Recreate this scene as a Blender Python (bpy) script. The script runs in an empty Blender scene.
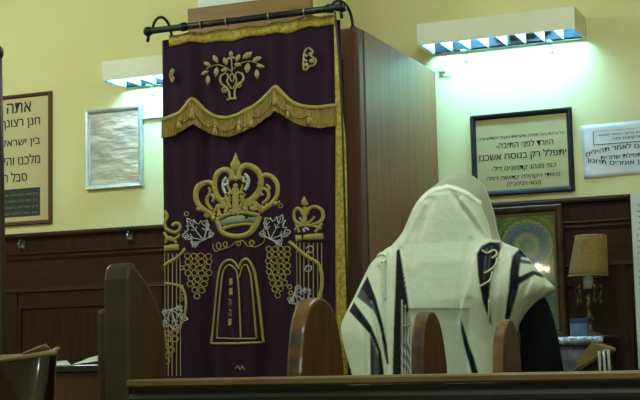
import bpy, bmesh, math, random
from mathutils import Vector, Matrix
random.seed(7)
PI = math.pi
SC = bpy.context.scene
COL = SC.collection

# ------------------------------------------------------------------ camera
FOC, YAW, PITCH, ROLL, CAMH = 1403.66, .392812, .113584, .022244, 1.05
FWD = Vector((-math.sin(YAW)*math.cos(PITCH), math.cos(YAW)*math.cos(PITCH), math.sin(PITCH)))
_r0 = Vector((math.cos(YAW), math.sin(YAW), 0)); _u0 = _r0.cross(FWD)
RGT = _r0*math.cos(ROLL) - _u0*math.sin(ROLL)
UPV = _u0*math.cos(ROLL) + _r0*math.sin(ROLL)
def at(x, y, Y):
    """survey helper: the world point on the plane Y = const sighted at a photo position"""
    d = FWD + RGT*((x-320)/FOC) - UPV*((y-200)/FOC)
    return d*(Y/d.y) + Vector((0, 0, CAMH))
def atx(x, y, X):
    d = FWD + RGT*((x-320)/FOC) - UPV*((y-200)/FOC)
    return d*(X/d.x) + Vector((0, 0, CAMH))
cd = bpy.data.cameras.new('camera'); cam = bpy.data.objects.new('camera', cd); COL.objects.link(cam)
M = Matrix((RGT, UPV, -FWD)).transposed().to_4x4(); M.translation = (0, 0, CAMH)
cam.matrix_world = M
cd.sensor_width = 36; cd.lens = FOC*36/640; cd.clip_start = .05
SC.camera = cam

# ------------------------------------------------------------------ materials
def srgb(r, g, b):
    f = lambda c: (c/255/12.92) if c/255 <= .04045 else ((c/255+.055)/1.055)**2.4
    return (f(r), f(g), f(b), 1)
def base_mat(name, rough=.6, metal=0, coat=0, spec=.5):
    m = bpy.data.materials.new(name); m.use_nodes = True
    b = m.node_tree.nodes['Principled BSDF']
    b.inputs['Roughness'].default_value = rough; b.inputs['Metallic'].default_value = metal
    b.inputs['Coat Weight'].default_value = coat; b.inputs['Specular IOR Level'].default_value = spec
    return m, m.node_tree, b
def mat(name, c1, c2=None, scale=20, rough=.6, metal=0, coat=0, spec=.5, bump=0, stretch=(1, 1, 1), bscale=None):
    """two procedural tones mixed by noise, optional bump"""
    m, t, b = base_mat(name, rough, metal, coat, spec)
    c2 = c2 or c1
    tc = t.nodes.new('ShaderNodeTexCoord'); mp = t.nodes.new('ShaderNodeMapping'); mp.inputs['Scale'].default_value = stretch
    t.links.new(tc.outputs['Object'], mp.inputs['Vector'])
    n = t.nodes.new('ShaderNodeTexNoise'); n.inputs['Scale'].default_value = scale; n.inputs['Detail'].default_value = 4
    t.links.new(mp.outputs[0], n.inputs['Vector'])
    r = t.nodes.new('ShaderNodeValToRGB'); r.color_ramp.elements[0].position = .35; r.color_ramp.elements[1].position = .65
    r.color_ramp.elements[0].color = c1; r.color_ramp.elements[1].color = c2
    t.links.new(n.outputs[0], r.inputs[0]); t.links.new(r.outputs[0], b.inputs['Base Color'])
    if bump:
        n2 = n
        if bscale:
            n2 = t.nodes.new('ShaderNodeTexNoise'); n2.inputs['Scale'].default_value = bscale; n2.inputs['Detail'].default_value = 3
            t.links.new(mp.outputs[0], n2.inputs['Vector'])
        bp = t.nodes.new('ShaderNodeBump'); bp.inputs['Strength'].default_value = bump; bp.inputs['Distance'].default_value = .01
        t.links.new(n2.outputs[0], bp.inputs['Height']); t.links.new(bp.outputs[0], b.inputs['Normal'])
    return m
def emat(name, c, s):
    m, t, b = base_mat(name); b.inputs['Base Color'].default_value = c
    b.inputs['Emission Color'].default_value = c; b.inputs['Emission Strength'].default_value = s
    return m

WALL = mat('cream_plaster', srgb(226, 217, 160), srgb(230, 222, 166), 1.6, .75, spec=.25, bump=.05, bscale=60)
CEIL = mat('ceiling_paint', srgb(225, 220, 195), srgb(220, 214, 188), 3, .9)
FLOOR = mat('floor_lino', srgb(110, 90, 65), srgb(95, 76, 54), 8, .5)
WAINS = mat('dark_wainscot_oak', srgb(62, 36, 22), srgb(46, 26, 16), 9, .6, spec=.2, stretch=(6, 6, .7), bump=.05)
WAINS_H = mat('dark_wainscot_rail', srgb(64, 37, 22), srgb(47, 27, 16), 9, .6, spec=.2, stretch=(.7, 6, 6), bump=.05)
ARKW = mat('reddish_veneer', srgb(134, 88, 46), srgb(112, 72, 38), 6, .48, coat=.05, stretch=(6, 6, .35))
ARKD = mat('dark_veneer_edge', srgb(98, 62, 42), srgb(82, 50, 34), 7, .5, stretch=(6, 6, .35))
GROOVE = mat('veneer_groove', srgb(50, 30, 20), None, 7, .7)
BOARD = mat('mid_brown_board', srgb(148, 112, 54), srgb(126, 94, 44), 6, .5, stretch=(.5, 5, 5))
PEW = mat('pew_oak', srgb(116, 70, 32), srgb(84, 50, 23), 9, .45, coat=.08, stretch=(5, 5, .6), bump=.06)
PEWE = mat('pew_worn_edge', srgb(146, 98, 48), srgb(62, 50, 42), 14, .45, coat=.08, bump=.1)
PEWA = mat('pew_near_side', srgb(82, 52, 30), srgb(60, 38, 22), 9, .5, stretch=(5, 5, .6), bump=.06)
PEWN = mat('pew_dark_edge', srgb(42, 40, 42), srgb(66, 48, 32), 24, .45, bump=.12)  # blue-grey varnish reflection is mixed into this edge colour
RAILT = mat('rail_cap_wood', srgb(134, 112, 80), srgb(110, 90, 62), 8, .38, coat=.2, stretch=(.5, 4, 4))
RAILD = mat('rail_dark_varnish', srgb(52, 53, 60), srgb(38, 39, 45), 9, .3, coat=.4, stretch=(.5, 5, 5), bump=.06)  # base colour carries the blue-grey sheen of the varnish
RAILR = mat('rail_dark_red', srgb(56, 34, 28), srgb(40, 25, 21), 9, .4, stretch=(.5, 5, 5))
BLACKF = mat('black_frame_wood', srgb(34, 33, 32), srgb(24, 23, 22), 20, .6, spec=.25)
BROWNF = mat('brown_frame_wood', srgb(92, 48, 34), srgb(70, 36, 26), 16, .38, coat=.2)
GILTF = mat('old_frame_wood', srgb(84, 56, 30), srgb(58, 38, 22), 16, .6, spec=.25)
SILVF = mat('silver_frame', srgb(200, 208, 205), srgb(180, 188, 186), 40, .38, metal=.55)
PARCH = mat('aged_paper', srgb(192, 178, 128), srgb(180, 165, 115), 3, .55, coat=.25)
PARCHL = mat('cream_poster_paper', srgb(205, 192, 150), srgb(192, 178, 136), 3, .6, coat=.12)
INK = mat('black_ink', srgb(26, 24, 24), None, 5, .6)
INKB = mat('dark_ink_panel', srgb(38, 42, 44), srgb(46, 50, 52), 30, .6)
PAPER = mat('white_paper', srgb(225, 226, 226), srgb(215, 217, 219), 6, .45, coat=.3)
VELVET = mat('dark_purple_velvet', srgb(44, 20, 42), srgb(36, 16, 36), 6, .8, spec=.2, stretch=(1, 1, .3))
_b = VELVET.node_tree.nodes['Principled BSDF']; _b.inputs['Sheen Weight'].default_value = .25; _b.inputs['Sheen Tint'].default_value = srgb(140, 90, 140)
GOLD = mat('gold_thread', srgb(180, 162, 88), srgb(144, 127, 62), 240, .45, metal=.25, bump=.3)
GOLDB = mat('gold_brocade', srgb(190, 166, 66), srgb(140, 116, 36), 70, .4, metal=.25, bump=.3)
FRINGE = mat('gold_fringe', srgb(190, 162, 92), srgb(152, 124, 62), 160, .6, metal=.1, stretch=(3, 3, .3))
PALEG = mat('pale_gold_thread', srgb(182, 164, 120), srgb(146, 128, 88), 240, .5, metal=.2, bump=.3)
SILVT = mat('silver_thread', srgb(205, 203, 205), srgb(165, 165, 170), 240, .4, metal=.3)
GREENT = mat('silver_green_thread', srgb(140, 148, 118), srgb(112, 118, 92), 240, .5, metal=.25)
IRON = mat('black_iron', srgb(40, 42, 44), srgb(30, 31, 33), 30, .45, metal=.5)
BRASSR = mat('dull_ring_metal', srgb(150, 145, 130), None, 30, .4, metal=.6)
HOUSE = mat('fixture_paint', srgb(232, 228, 205), srgb(226, 222, 198), 4, .5)
ALU = mat('louver_aluminium', srgb(205, 212, 216), srgb(195, 203, 208), 30, .28, metal=.85)
TUBE = emat('fluorescent_tube', (.40, 1.0, 1.42, 1), 96)
BLADE = mat('louver_blade', srgb(176, 186, 190), None, 30, .5, metal=.2)
REFL = mat('mirror_reflector', srgb(96, 104, 110), None, 30, .2, metal=1)
BULB = emat('warm_bulb', (1, .82, .55, 1), 90)
CABLE = mat('grey_trunking', srgb(180, 180, 160), None, 10, .5)
CLOTH = mat('black_wool', srgb(17, 19, 30), srgb(12, 13, 22), 60, .85, spec=.2)
SKIN = mat('skin', srgb(205, 160, 130), srgb(196, 148, 118), 10, .5)
HAIR = mat('dark_hair', srgb(45, 34, 28), None, 40, .6)
SHOE = mat('black_leather', srgb(20, 18, 18), None, 10, .35)
CORD = mat('white_wool_cord', srgb(220, 222, 200), srgb(205, 208, 186), 80, .85)
SHADE = mat('tan_lampshade', srgb(156, 128, 66), srgb(136, 110, 54), 60, .8, bump=.15)
BRASS = mat('tarnished_brass', srgb(120, 100, 60), srgb(64, 52, 30), 40, .35, metal=.7)
IVORY = mat('ivory_sleeve', srgb(190, 185, 150), None, 10, .5)
BLUE = mat('blue_card', srgb(96, 128, 170), srgb(74, 104, 150), 30, .45, coat=.2)
BLUED = mat('dark_blue_card', srgb(40, 58, 92), None, 30, .45)
FOIL = mat('silver_foil', srgb(205, 205, 195), srgb(168, 170, 165), 8, .34, metal=.7, bump=.8, bscale=12, stretch=(.6, 1, 1.6))
STANDC = mat('silver_embossed_cloth', srgb(186, 190, 188), srgb(110, 116, 120), 70, .28, metal=.45, bump=.9, bscale=70)
DRAPE = mat('greyish_purple_drape', srgb(112, 110, 128), srgb(78, 76, 92), 40, .5, bump=.5, bscale=40)
TANW = mat('tan_bookrest', srgb(148, 122, 72), srgb(128, 104, 60), 12, .5)
PLAST = mat('milky_plastic', srgb(210, 210, 205), srgb(190, 190, 186), 20, .2, coat=.6)
MAROON = mat('maroon_vinyl', srgb(34, 15, 18), srgb(24, 10, 13), 9, .14, coat=.6, spec=.5)
LIP = mat('tan_lip', srgb(150, 130, 92), srgb(130, 110, 76), 14, .5)
POSTW = mat('dark_post_wood', srgb(54, 36, 28), srgb(42, 28, 22), 9, .45, stretch=(5, 5, .6))
WHITEP = mat('white_panel', srgb(222, 228, 222), None, 4, .5)
HOOKM = mat('worn_steel', srgb(150, 150, 140), srgb(110, 110, 104), 40, .35, metal=.8)
CABR = mat('cabinet_red_brown', srgb(86, 50, 34), srgb(66, 38, 26), 8, .45, stretch=(5, 5, .6))

# ------------------------------------------------------------------ mesh helpers
class MB:
    def __init__(s): s.v = []; s.f = []; s.mi = []; s.smooth = []
    def add(s, vs, fs, mi=0, smooth=False):
        o = len(s.v); s.v += [tuple(p) for p in vs]
        for f in fs: s.f.append([i+o for i in f]); s.mi.append(mi); s.smooth.append(smooth)
    def box(s, x0, x1, y0, y1, z0, z1, mi=0):
        vs = [(x, y, z) for z in (z0, z1) for y in (y0, y1) for x in (x0, x1)]
        s.add(vs, [(0, 2, 3, 1), (4, 5, 7, 6), (0, 1, 5, 4), (2, 6, 7, 3), (0, 4, 6, 2), (1, 3, 7, 5)], mi)
    def prism(s, poly, axis, a, b, mi=0, mi_side=None):
        """poly of 2-D points extruded along axis (0 X: (y,z); 1 Y: (x,z); 2 Z: (x,y))"""
        def P(p, t): return ((t, p[0], p[1]), (p[0], t, p[1]), (p[0], p[1], t))[axis]
        n = len(poly); vs = [P(p, a) for p in poly]+[P(p, b) for p in poly]
        s.add(vs, [list(range(n))[::-1], [i+n for i in range(n)]], mi)
        o = len(s.v)-2*n
        for i in range(n):
            j = (i+1) % n
            s.f.append([o+i, o+j, o+j+n, o+i+n]); s.mi.append(mi if mi_side is None else mi_side); s.smooth.append(False)
    def tube(s, pts, r, n=8, mi=0, cap=True):
        pts = [Vector(p) for p in pts]; N = len(pts); rr = r if isinstance(r, (list, tuple)) else [r]*N
        up = Vector((0, 0, 1)); vs = []
        d0 = (pts[1]-pts[0]).normalized()
        if abs(d0.dot(up)) > .95: up = Vector((1, 0, 0))
        side = d0.cross(up).normalized()
        for i, p in enumerate(pts):
            d = (pts[min(i+1, N-1)]-pts[max(i-1, 0)]).normalized()
            side = (side-d*side.dot(d)).normalized(); w = d.cross(side)
            for k in range(n):
                a = 2*PI*k/n; vs.append(p+(side*math.cos(a)+w*math.sin(a))*rr[i])
        fs = [(i*n+k, i*n+(k+1) % n, (i+1)*n+(k+1) % n, (i+1)*n+k) for i in range(N-1) for k in range(n)]
        if cap: fs += [list(range(n))[::-1], [(N-1)*n+k for k in range(n)]]
        s.add(vs, fs, mi, True)
    def lathe(s, prof, c, n=24, mi=0):
        """prof list of (r, z)"""
        vs = []
        for r, z in prof:
            for k in range(n):
                a = 2*PI*k/n; vs.append((c[0]+r*math.cos(a), c[1]+r*math.sin(a), c[2]+z))
        fs = [(i*n+k, i*n+(k+1) % n, (i+1)*n+(k+1) % n, (i+1)*n+k) for i in range(len(prof)-1) for k in range(n)]
        fs += [list(range(n))[::-1], [(len(prof)-1)*n+k for k in range(n)]]
        s.add(vs, fs, mi, True)
    def ball(s, c, r, n=10, mi=0):
        rx, ry, rz = r if isinstance(r, (list, tuple)) else (r, r, r)
        vs = []; fs = []
        for i in range(n+1):
            t = PI*i/n
            for k in range(n*2):
                a = PI*k/n; vs.append((c[0]+rx*math.sin(t)*math.cos(a), c[1]+ry*math.sin(t)*math.sin(a), c[2]+rz*math.cos(t)))
        m = n*2
        fs = [(i*m+k, (i+1)*m+k, (i+1)*m+(k+1) % m, i*m+(k+1) % m) for i in range(n) for k in range(m)]
        s.add(vs, fs, mi, True)
    def grid(s, rows, mi=0, smooth=True, close=False):
        w = len(rows[0]); vs = [p for r in rows for p in r]; fs = []
        for i in range(len(rows)-1):
            for k in range(w if close else w-1):
                k2 = (k+1) % w; fs.append((i*w+k, i*w+k2, (i+1)*w+k2, (i+1)*w+k))
        s.add(vs, fs, mi, smooth)
    def build(s, name, mats, parent=None, bevel=0, solid=0, fix=True):
        me = bpy.data.meshes.new(name); me.from_pydata(s.v, [], s.f)
        if not isinstance(mats, (list, tuple)): mats = [mats]
        for m in mats: me.materials.append(m)
        me.polygons.foreach_set('material_index', s.mi); me.polygons.foreach_set('use_smooth', s.smooth)
        if fix:
            bm = bmesh.new(); bm.from_mesh(me); bmesh.ops.remove_doubles(bm, verts=bm.verts, dist=1e-6)
            bmesh.ops.recalc_face_normals(bm, faces=bm.faces); bm.to_mesh(me); bm.free()
        me.update()
        o = bpy.data.objects.new(name, me); COL.objects.link(o)
        if bevel:
            b = o.modifiers.new('bevel', 'BEVEL'); b.width = bevel; b.segments = 2; b.limit_method = 'ANGLE'; b.angle_limit = .7
        if solid:
            q = o.modifiers.new('solid', 'SOLIDIFY'); q.thickness = solid; q.offset = 0
        if parent:
            o.parent = parent; o.matrix_parent_inverse = Matrix.Translation(-parent.location)
        return o
def tag(o, label, cat, group=None):
    o['label'] = label; o['category'] = cat
    if group: o['group'] = group
    return o
def thing(name, label, cat, loc=(0, 0, 0), group=None):
    o = bpy.data.objects.new(name, None); COL.objects.link(o); o.location = loc; o.empty_display_size = .05
    return tag(o, label, cat, group)
def struct(o): o['kind'] = 'structure'; return o
def copy_tree(root, off):
    c = root.copy(); COL.objects.link(c); c.location = root.location+Vector(off)
    for ch in root.children:
        d = ch.copy(); COL.objects.link(d); d.parent = c; d.matrix_parent_inverse = ch.matrix_parent_inverse.copy()
        for g in ch.children:
            e = g.copy(); COL.objects.link(e); e.parent = d; e.matrix_parent_inverse = g.matrix_parent_inverse.copy()
    return c
def catmull(pts, n=6):
    if len(pts) < 3: return [tuple(pts[0]), tuple(pts[-1])]
    P = [pts[0]]+list(pts)+[pts[-1]]; out = []
    for i in range(1, len(P)-2):
        p0, p1, p2, p3 = P[i-1:i+3]
        for k in range(n):
            t = k/n
            out.append(tuple(.5*(2*b+(c-a)*t+(2*a-5*b+4*c-d)*t*t+(3*b-a-3*c+d)*t**3) for a, b, c, d in zip(p0, p1, p2, p3)))
    return out+[tuple(pts[-1])]
def lerp_curve(pts, t):
    """piecewise linear y(x)"""
    if t <= pts[0][0]: return pts[0][1]
    for (a, b), (c, d) in zip(pts, pts[1:]):
        if t <= c: return b+(d-b)*(t-a)/(c-a) if c > a else d
    return pts[-1][1]
def text_lines(lines, Y, name, m, parent, bold=.03):
    """lines: (string as drawn left to right, x0, x1, z0, z1, bend, skew); each line one mesh"""
    for body, x0, x1, z0, z1, bend, skew in lines:
        mb = MB()
        cu = bpy.data.curves.new('t', 'FONT'); cu.body = body; cu.resolution_u = 3
        ob = bpy.data.objects.new('t', cu); COL.objects.link(ob); bpy.context.view_layer.update()
        me = bpy.data.meshes.new_from_object(ob.evaluated_get(bpy.context.evaluated_depsgraph_get()))
        bpy.data.objects.remove(ob); bpy.data.curves.remove(cu)
        if not me.vertices: continue
        xs = [v.co.x for v in me.vertices]; ys = [v.co.y for v in me.vertices]
        a, b, c, d = min(xs), max(xs), min(ys), max(ys)
        vs = []
        for v in me.vertices:
            u = (v.co.x-a)/(b-a); w = (v.co.y-c)/(d-c)
            vs.append((x0+(x1-x0)*u, Y, z0+(z1-z0)*w+bend*(1-(2*u-1)**2)+skew*u))
        fs = [list(p.vertices) for p in me.polygons]; sx = bold*(x1-x0)/(b-a)      # strokes thickened by doubled outlines
        for k in (-.5, 0, .5): mb.add([(p[0]+k*sx, p[1]-2e-5*k, p[2]+.25*k*sx) for p in vs], fs)
        bpy.data.meshes.remove(me)
        mb.build(name, m, parent, fix=False)
def heb(s): return s[::-1]

# ------------------------------------------------------------------ the room
YW = 6.2; XL, XR, YB, ZC = -6.0, 2.6, -3.0, 3.3
def shell(name, m, *b):
    mb = MB(); mb.box(*b); return struct(mb.build(name, m))
shell('wall_front', WALL, XL-.1, XR+.1, YW, YW+.1, 0, ZC)
shell('wall_back', WALL, XL-.1, XR+.1, YB-.1, YB, 0, ZC)
shell('wall_left', WALL, XL-.1, XL, YB, YW, 0, ZC)
shell('wall_right', WALL, XR, XR+.1, YB, YW, 0, ZC)
shell('floor', FLOOR, XL-.1, XR+.1, YB-.1, YW+.1, -.1, 0)
shell('ceiling', CEIL, XL-.1, XR+.1, YB-.1, YW+.1, ZC, ZC+.1)
ZT = 1.742                               # top of the wainscot
def wainscot(name, x0, x1, stiles):
    mb = MB(); F = YW
    mb.box(x0, x1, F-.022, F, .0, ZT-.02, 0)                      # ground board
    mb.prism([(F, ZT-.022), (F-.05, ZT-.022), (F-.054, ZT-.012), (F-.05, ZT), (F, ZT)], 0, x0, x1, 1)     # cap
    mb.prism([(F-.02, 1.60), (F-.042, 1.60), (F-.048, 1.612), (F-.038, 1.622), (F-.046, 1.632), (F-.034, 1.645), (F-.02, 1.645)], 0, x0, x1, 1)
    mb.box(x0, x1, F-.034, F-.02, 1.445, 1.60, 1)                  # upper rail
    mb.prism([(F-.02, 1.432), (F-.044, 1.436), (F-.04, 1.452), (F-.02, 1.458)], 0, x0, x1, 1)
    mb.box(x0, x1, F-.040, F-.02, .72, .84, 1); mb.box(x0, x1, F-.045, F-.02, 0, .16, 1)
    mb.box(x0, x1, F-.030, F-.02, 1.37, 1.436, 1)
    for s in stiles: mb.box(s, s+.085, F-.038, F-.02, .16, 1.436, 0)
    for a, b in zip(stiles, stiles[1:]):                           # moulding round each recessed panel
        for z0, z1 in ((.84, 1.37), (.16, .72)):
            X0, X1 = a+.085, b
            mb.prism([(X0, z0), (X0+.02, z0+.02), (X0+.02, z1-.02), (X0, z1)], 1, F-.034, F-.02, 0)
            mb.prism([(X1, z0), (X1-.02, z0+.02), (X1-.02, z1-.02), (X1, z1)], 1, F-.034, F-.02, 0)
            mb.prism([(X0, z1), (X0+.02, z1-.02), (X1-.02, z1-.02), (X1, z1)], 1, F-.034, F-.02, 1)
            mb.prism([(X0, z0), (X0+.02, z0+.02), (X1-.02, z0+.02), (X1, z0)], 1, F-.034, F-.02, 1)
    return struct(mb.build(name, [WAINS, WAINS_H]))
wainscot('trim_1', XL, -2.86, [XL, -5.2, -4.36, -3.5, -2.95])
wainscot('trim_2', -1.94, XR, [-1.94, -1.2, -.45, .3, 1.05, 1.8, 2.5])

# coat hooks on the wainscot
hk = None
for (px, py), lab in (((23, 246), 'small steel coat hook on the dark wainscot under the calligraphy frame'),
                      ((131, 237.5), 'small steel coat hook on the dark wainscot just left of the ark curtain')):
    p = at(px, py, YW-.022)
    if hk is None:
        hk = thing('coat_hook', lab, 'hook', p, 'wainscot coat hooks'); hk0 = hk
        mb = MB(); mb.box(p.x-.012, p.x+.012, p.y-.005, p.y, p.z-.02, p.z+.025); mb.build('back_plate', HOOKM, hk, .002)
        mb = MB(); mb.tube([p+Vector(q) for q in ((0, 0, -.01), (0, -.02, -.022), (0, -.034, -.012), (0, -.036, .006))], .0055, 8); mb.ball(p+Vector((0, -.036, .008)), .009, 6)
        mb.tube([p+Vector(q) for q in ((0, 0, .014), (0, -.022, .02), (0, -.03, .03))], .005, 8); mb.build('prong', HOOKM, hk)
    else:
        h2 = copy_tree(hk0, p-hk0.location); h2['label'] = lab

# ------------------------------------------------------------------ pictures on the wall
def rect(tl, br, Y):
    a, b = at(*tl, Y), at(*br, Y); return a.x, b.x, b.z, a.z
def frame_mb(x0, x1, z0, z1, yb, w, d, mi=0, lip=.35):
    """mitred frame with a stepped profile; yb back, yb-d front"""
    mb = MB()
    prof = [(0, 0), (0, d*.8), (w*.18, d), (w*.6, d*.92), (w*(1-lip*.5), d*.62), (w, d*.5), (w, 0)]
    rows = []
    for (cx, cz, sx, sz) in ((x0, z0, 1, 1), (x1, z0, -1, 1), (x1, z1, -1, -1), (x0, z1, 1, -1), (x0, z0, 1, 1)):
        rows.append([(cx+sx*u, yb-v, cz+sz*u) for u, v in prof])
    mb.grid(rows, mi, False)
    return mb
def picture(name, label, cat, tl, br, w, d, fm, pm, Y=YW, group=None, tilt=0):
    x0, x1, z0, z1 = rect(tl, br, Y-d*.7)
    t = thing(name, label, cat, ((x0+x1)/2, Y, z0), group)
    frame_mb(x0, x1, z0, z1, Y, w, d).build('frame', fm, t)
    mb = MB(); mb.box(x0+w*.6, x1-w*.6, Y-d*.42, Y-.002, z0+w*.6, z1-w*.6); pl = mb.build('picture_sheet', pm, t)
    return t, (x0+w, x1-w, z0+w, z1-w), Y-d*.42
# left calligraphy
t, (x0, x1, z0, z1), yf = picture('calligraphy_frame', 'tall brown framed Hebrew calligraphy poster at the left edge', 'picture', (-9, 97.5), (51, 223.2), .021, .022, BROWNF, PARCHL)
def pl(px, py): return at(px, py, yf-.0012)
LN = []
for s, xa, ya, xb, yb_ in (('אתה', 7, 103, 31, 114), ('חנן רצונך', 1, 120, 40, 131), ('בין ישראל', 2, 138.5, 40, 149.5), ('מלכנו והל', 1, 155.5, 40, 166.5), ('סבל ה', 3, 172, 27, 183)):
    a, b = pl(xa, yb_), pl(xb, ya); LN.append((heb(s), a.x, b.x, min(a.z, b.z)+.0, min(a.z, b.z)+.055, 0, 0))
text_lines(LN, yf-.0012, 'text_line', INK, t)
a, b = pl(-1, 216), pl(40, 187)
mb = MB(); mb.box(a.x, b.x, yf-.0014, yf, a.z-.012, b.z-.0); ip = mb.build('dark_text_panel', INKB, t)
LN = []
for k in range(4):
    zz = b.z-.03-.033*k; LN.append((heb('ברוך אתה מלכנו ושומע תפלת עמך ישראל באהבה'[:26-2*k]), a.x+.015, b.x-.012, zz-.013, zz+.006, 0, 0))
text_lines(LN, yf-.0022, 'text_line', mat('pale_ink', srgb(120, 122, 110)), ip)
# silver frame with foil
t, (x0, x1, z0, z1), yf = picture('silver_framed_picture', 'silver framed picture of crinkled reflective foil, left of the ark', 'picture', (85.5, 110.5), (142, 186), .024, .028, SILVF, FOIL)
# horizontal trunking from the frame to behind the ark
a, b = at(142.5, 118.5, YW-.008), at(170, 115.5, YW-.008)
mb = MB(); mb.box(a.x, -2.86, YW-.014, YW, a.z-.006, a.z+.006); tag(mb.build('cable_trunking', CABLE, bevel=.002), 'thin grey cable trunking on the wall between silver frame and ark', 'cable trunking')
# black frame with prayer-rite text
t, (x0, x1, z0, z1), yf = picture('framed_text_panel', 'wide black framed Hebrew text on aged paper above the mosaic picture', 'picture', (470, 116), (574.5, 190.5), .024, .026, BLACKF, PARCH)
def pr_(px, py): return at(px, py, yf-.0012)
LN = []
for s, xa, xb, yt, yb_, sl in (('על ברכת בעל תפלה ואקריאת הקהל הקדוש יצ״ו', 480, 564, 138.5, 133, 0), ('היורד לפני התיבה-', 496, 553, 147, 139.5, 0), ('יתפלל רק בנוסח אשכנז', 479, 566, 160.5, 150, 0),
                             ('כפי מנהג קדמונינו ז״ל-', 492, 556, 171, 163.5, 0), ('מיסדי הקהלה קדושה רמה', 487, 560, 179.5, 173.5, 0), ('(גבאי רביהכ״נ)', 507, 541, 186.5, 180.5, 0)):
    a, b = pr_(xa, yt-(xa-525)*.066), pr_(xb, yb_-(xb-525)*.066)
    LN.append((heb(s).replace('(', '\0').replace(')', '(').replace('\0', ')'), a.x, b.x, a.z, b.z, 0, 0))
text_lines(LN, yf-.0012, 'text_line', INK, t)
# white notice in a plastic sleeve
a, b = at(580.5, 126, YW-.002), at(583, 179, YW-.002)
nx0, nx1, nz1, nz0 = a.x, a.x+.42, a.z, b.z
nt = thing('paper_notice', 'white paper notice with curved Hebrew lines taped right of the black frame', 'notice', ((nx0+nx1)/2, YW, nz0))
rows = []
for i in range(13):
    r = []
    for k in range(17):
        u, v = k/16, i/12
        r.append((nx0+(nx1-nx0)*u+.006*v, YW-.002-.0035*math.sin(PI*u*3.2)*math.sin(PI*v*1.3)**2-.001, nz1+(nz0-nz1)*v+.004*u))
    rows.append(r)
mb = MB(); mb.grid(rows); mb.build('paper_sheet', PAPER, nt, solid=.0008)
LN = [(heb('הקהל הקדוש ברוך הבא ישמור'), nx0+.075, nx1-.04, nz1-.057, nz1-.046, 0, .004), (heb('ומבקשים בזה'), nx0+.14, nx1-.14, nz1-.078, nz1-.066, 0, .002),
      (heb('נא בכל יום לאמר תהילים'), nx0+.02, nx1-.03, nz1-.143, nz1-.120, .024, 0), (heb('לפני תפילת שחרית'), nx0+.085, nx1-.09, nz1-.162, nz1-.140, 0, .004),
      (heb('היום שאין אומרים תחנון'), nx0+.025, nx1-.03, nz1-.170, nz1-.147, -.026, 0)]
text_lines(LN, YW-.0075, 'text_line', INK, nt)
mb = MB()
for X0, X1, Z0, Z1 in ((nx0+.055, nx0+.058, nz1-.09, nz1-.03), (nx1-.023, nx1-.02, nz1-.09, nz1-.03), (nx0+.055, nx1-.02, nz1-.093, nz1-.09), (nx0+.055, nx1-.02, nz1-.031, nz1-.03)):
    mb.box(X0, X1, YW-.0078, YW-.0068, Z0, Z1)
mb.build('text_border', INK, nt)
# long white poster on the wainscot at the right edge
a, b = at(630.5, 193, YW-.05), at(630.5, 362, YW-.05)
pt = thing('text_poster', 'tall white sheet of small text hanging over the wainscot at right edge', 'poster', (a.x+.21, YW, b.z-.03))
mb = MB(); mb.box(a.x, a.x+.42, YW-.0585, YW-.0538, b.z-.03, a.z+.0); mb.build('paper_sheet', PAPER, pt)
LN = []; zz = a.z-.05
while zz > b.z:
    LN.append((heb(random.choice(('ברוך אתה מלך העולם אשר', 'שמע ישראל באהבה רבה', 'אשרי יושבי ביתך עוד יהללוך', 'מזמור לדוד ברכי נפשי'))), a.x+.022, a.x+.40-random.random()*.03, zz-.012, zz, 0, 0)); zz -= .026
text_lines(LN, YW-.0592, 'text_line', mat('grey_ink', srgb(90, 92, 90)), pt)

# colourful mosaic picture standing on the reading stand
def mosaic():
    m, tr, b = base_mat('mosaic_print', .12, coat=1.0)
    N = tr.nodes; L = tr.links
    tc = N.new('ShaderNodeTexCoord'); sp = N.new('ShaderNodeSeparateXYZ'); L.new(tc.outputs['Object'], sp.inputs[0])
    def ma(op, a, b=None):
        n = N.new('ShaderNodeMath'); n.operation = op
        for i, q in enumerate((a, b)):
            if q is None: continue
            if isinstance(q, (int, float)): n.inputs[i].default_value = q
            else: L.new(q, n.inputs[i])
        return n.outputs[0]
    c = at(527, 246, YW-.06)
    dx = ma('SUBTRACT', sp.outputs[0], c.x); dz = ma('SUBTRACT', sp.outputs[2], c.z)
    rr = ma('SQRT', ma('ADD', ma('MULTIPLY', dx, dx), ma('MULTIPLY', dz, dz)))
    an = ma('ARCTAN2', dz, dx)
    spoke = ma('SINE', ma('MULTIPLY', an, 24.0)); ring = ma('SINE', ma('MULTIPLY', rr, 330.0))
    pat = ma('MULTIPLY', spoke, ring)
    ramp = N.new('ShaderNodeValToRGB'); L.new(ma('MULTIPLY', rr, 6.2), ramp.inputs[0])
    e = ramp.color_ramp.elements; e[0].position = 0; e[0].color = srgb(120, 140, 96); e[1].position = 1; e[1].color = srgb(84, 108, 62)
    for p, col in ((.12, (100, 130, 110)), (.3, (150, 160, 120)), (.42, (70, 110, 112)), (.52, (84, 116, 136)), (.62, (92, 128, 130)), (.70, (150, 150, 96)), (.76, (70, 110, 60)), (.86, (120, 126, 70))):
        q = e.new(p); q.color = srgb(*col)
    wv = N.new('ShaderNodeTexVoronoi'); wv.inputs['Scale'].default_value = 60; L.new(tc.outputs['Object'], wv.inputs['Vector'])
    mx = N.new('ShaderNodeMix'); mx.data_type = 'RGBA'; mx.blend_type = 'OVERLAY'; mx.inputs[0].default_value = .18
    L.new(ramp.outputs[0], mx.inputs[6]); L.new(wv.outputs['Color'], mx.inputs[7])
    mx2 = N.new('ShaderNodeMix'); mx2.data_type = 'RGBA'; mx2.blend_type = 'MIX'
    L.new(ma('MULTIPLY', ma('GREATER_THAN', pat, .25), .45), mx2.inputs[0]); L.new(mx.outputs[2], mx2.inputs[6]); mx2.inputs[7].default_value = srgb(38, 52, 44)
    L.new(mx2.outputs[2], b.inputs['Base Color'])
    return m
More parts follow.
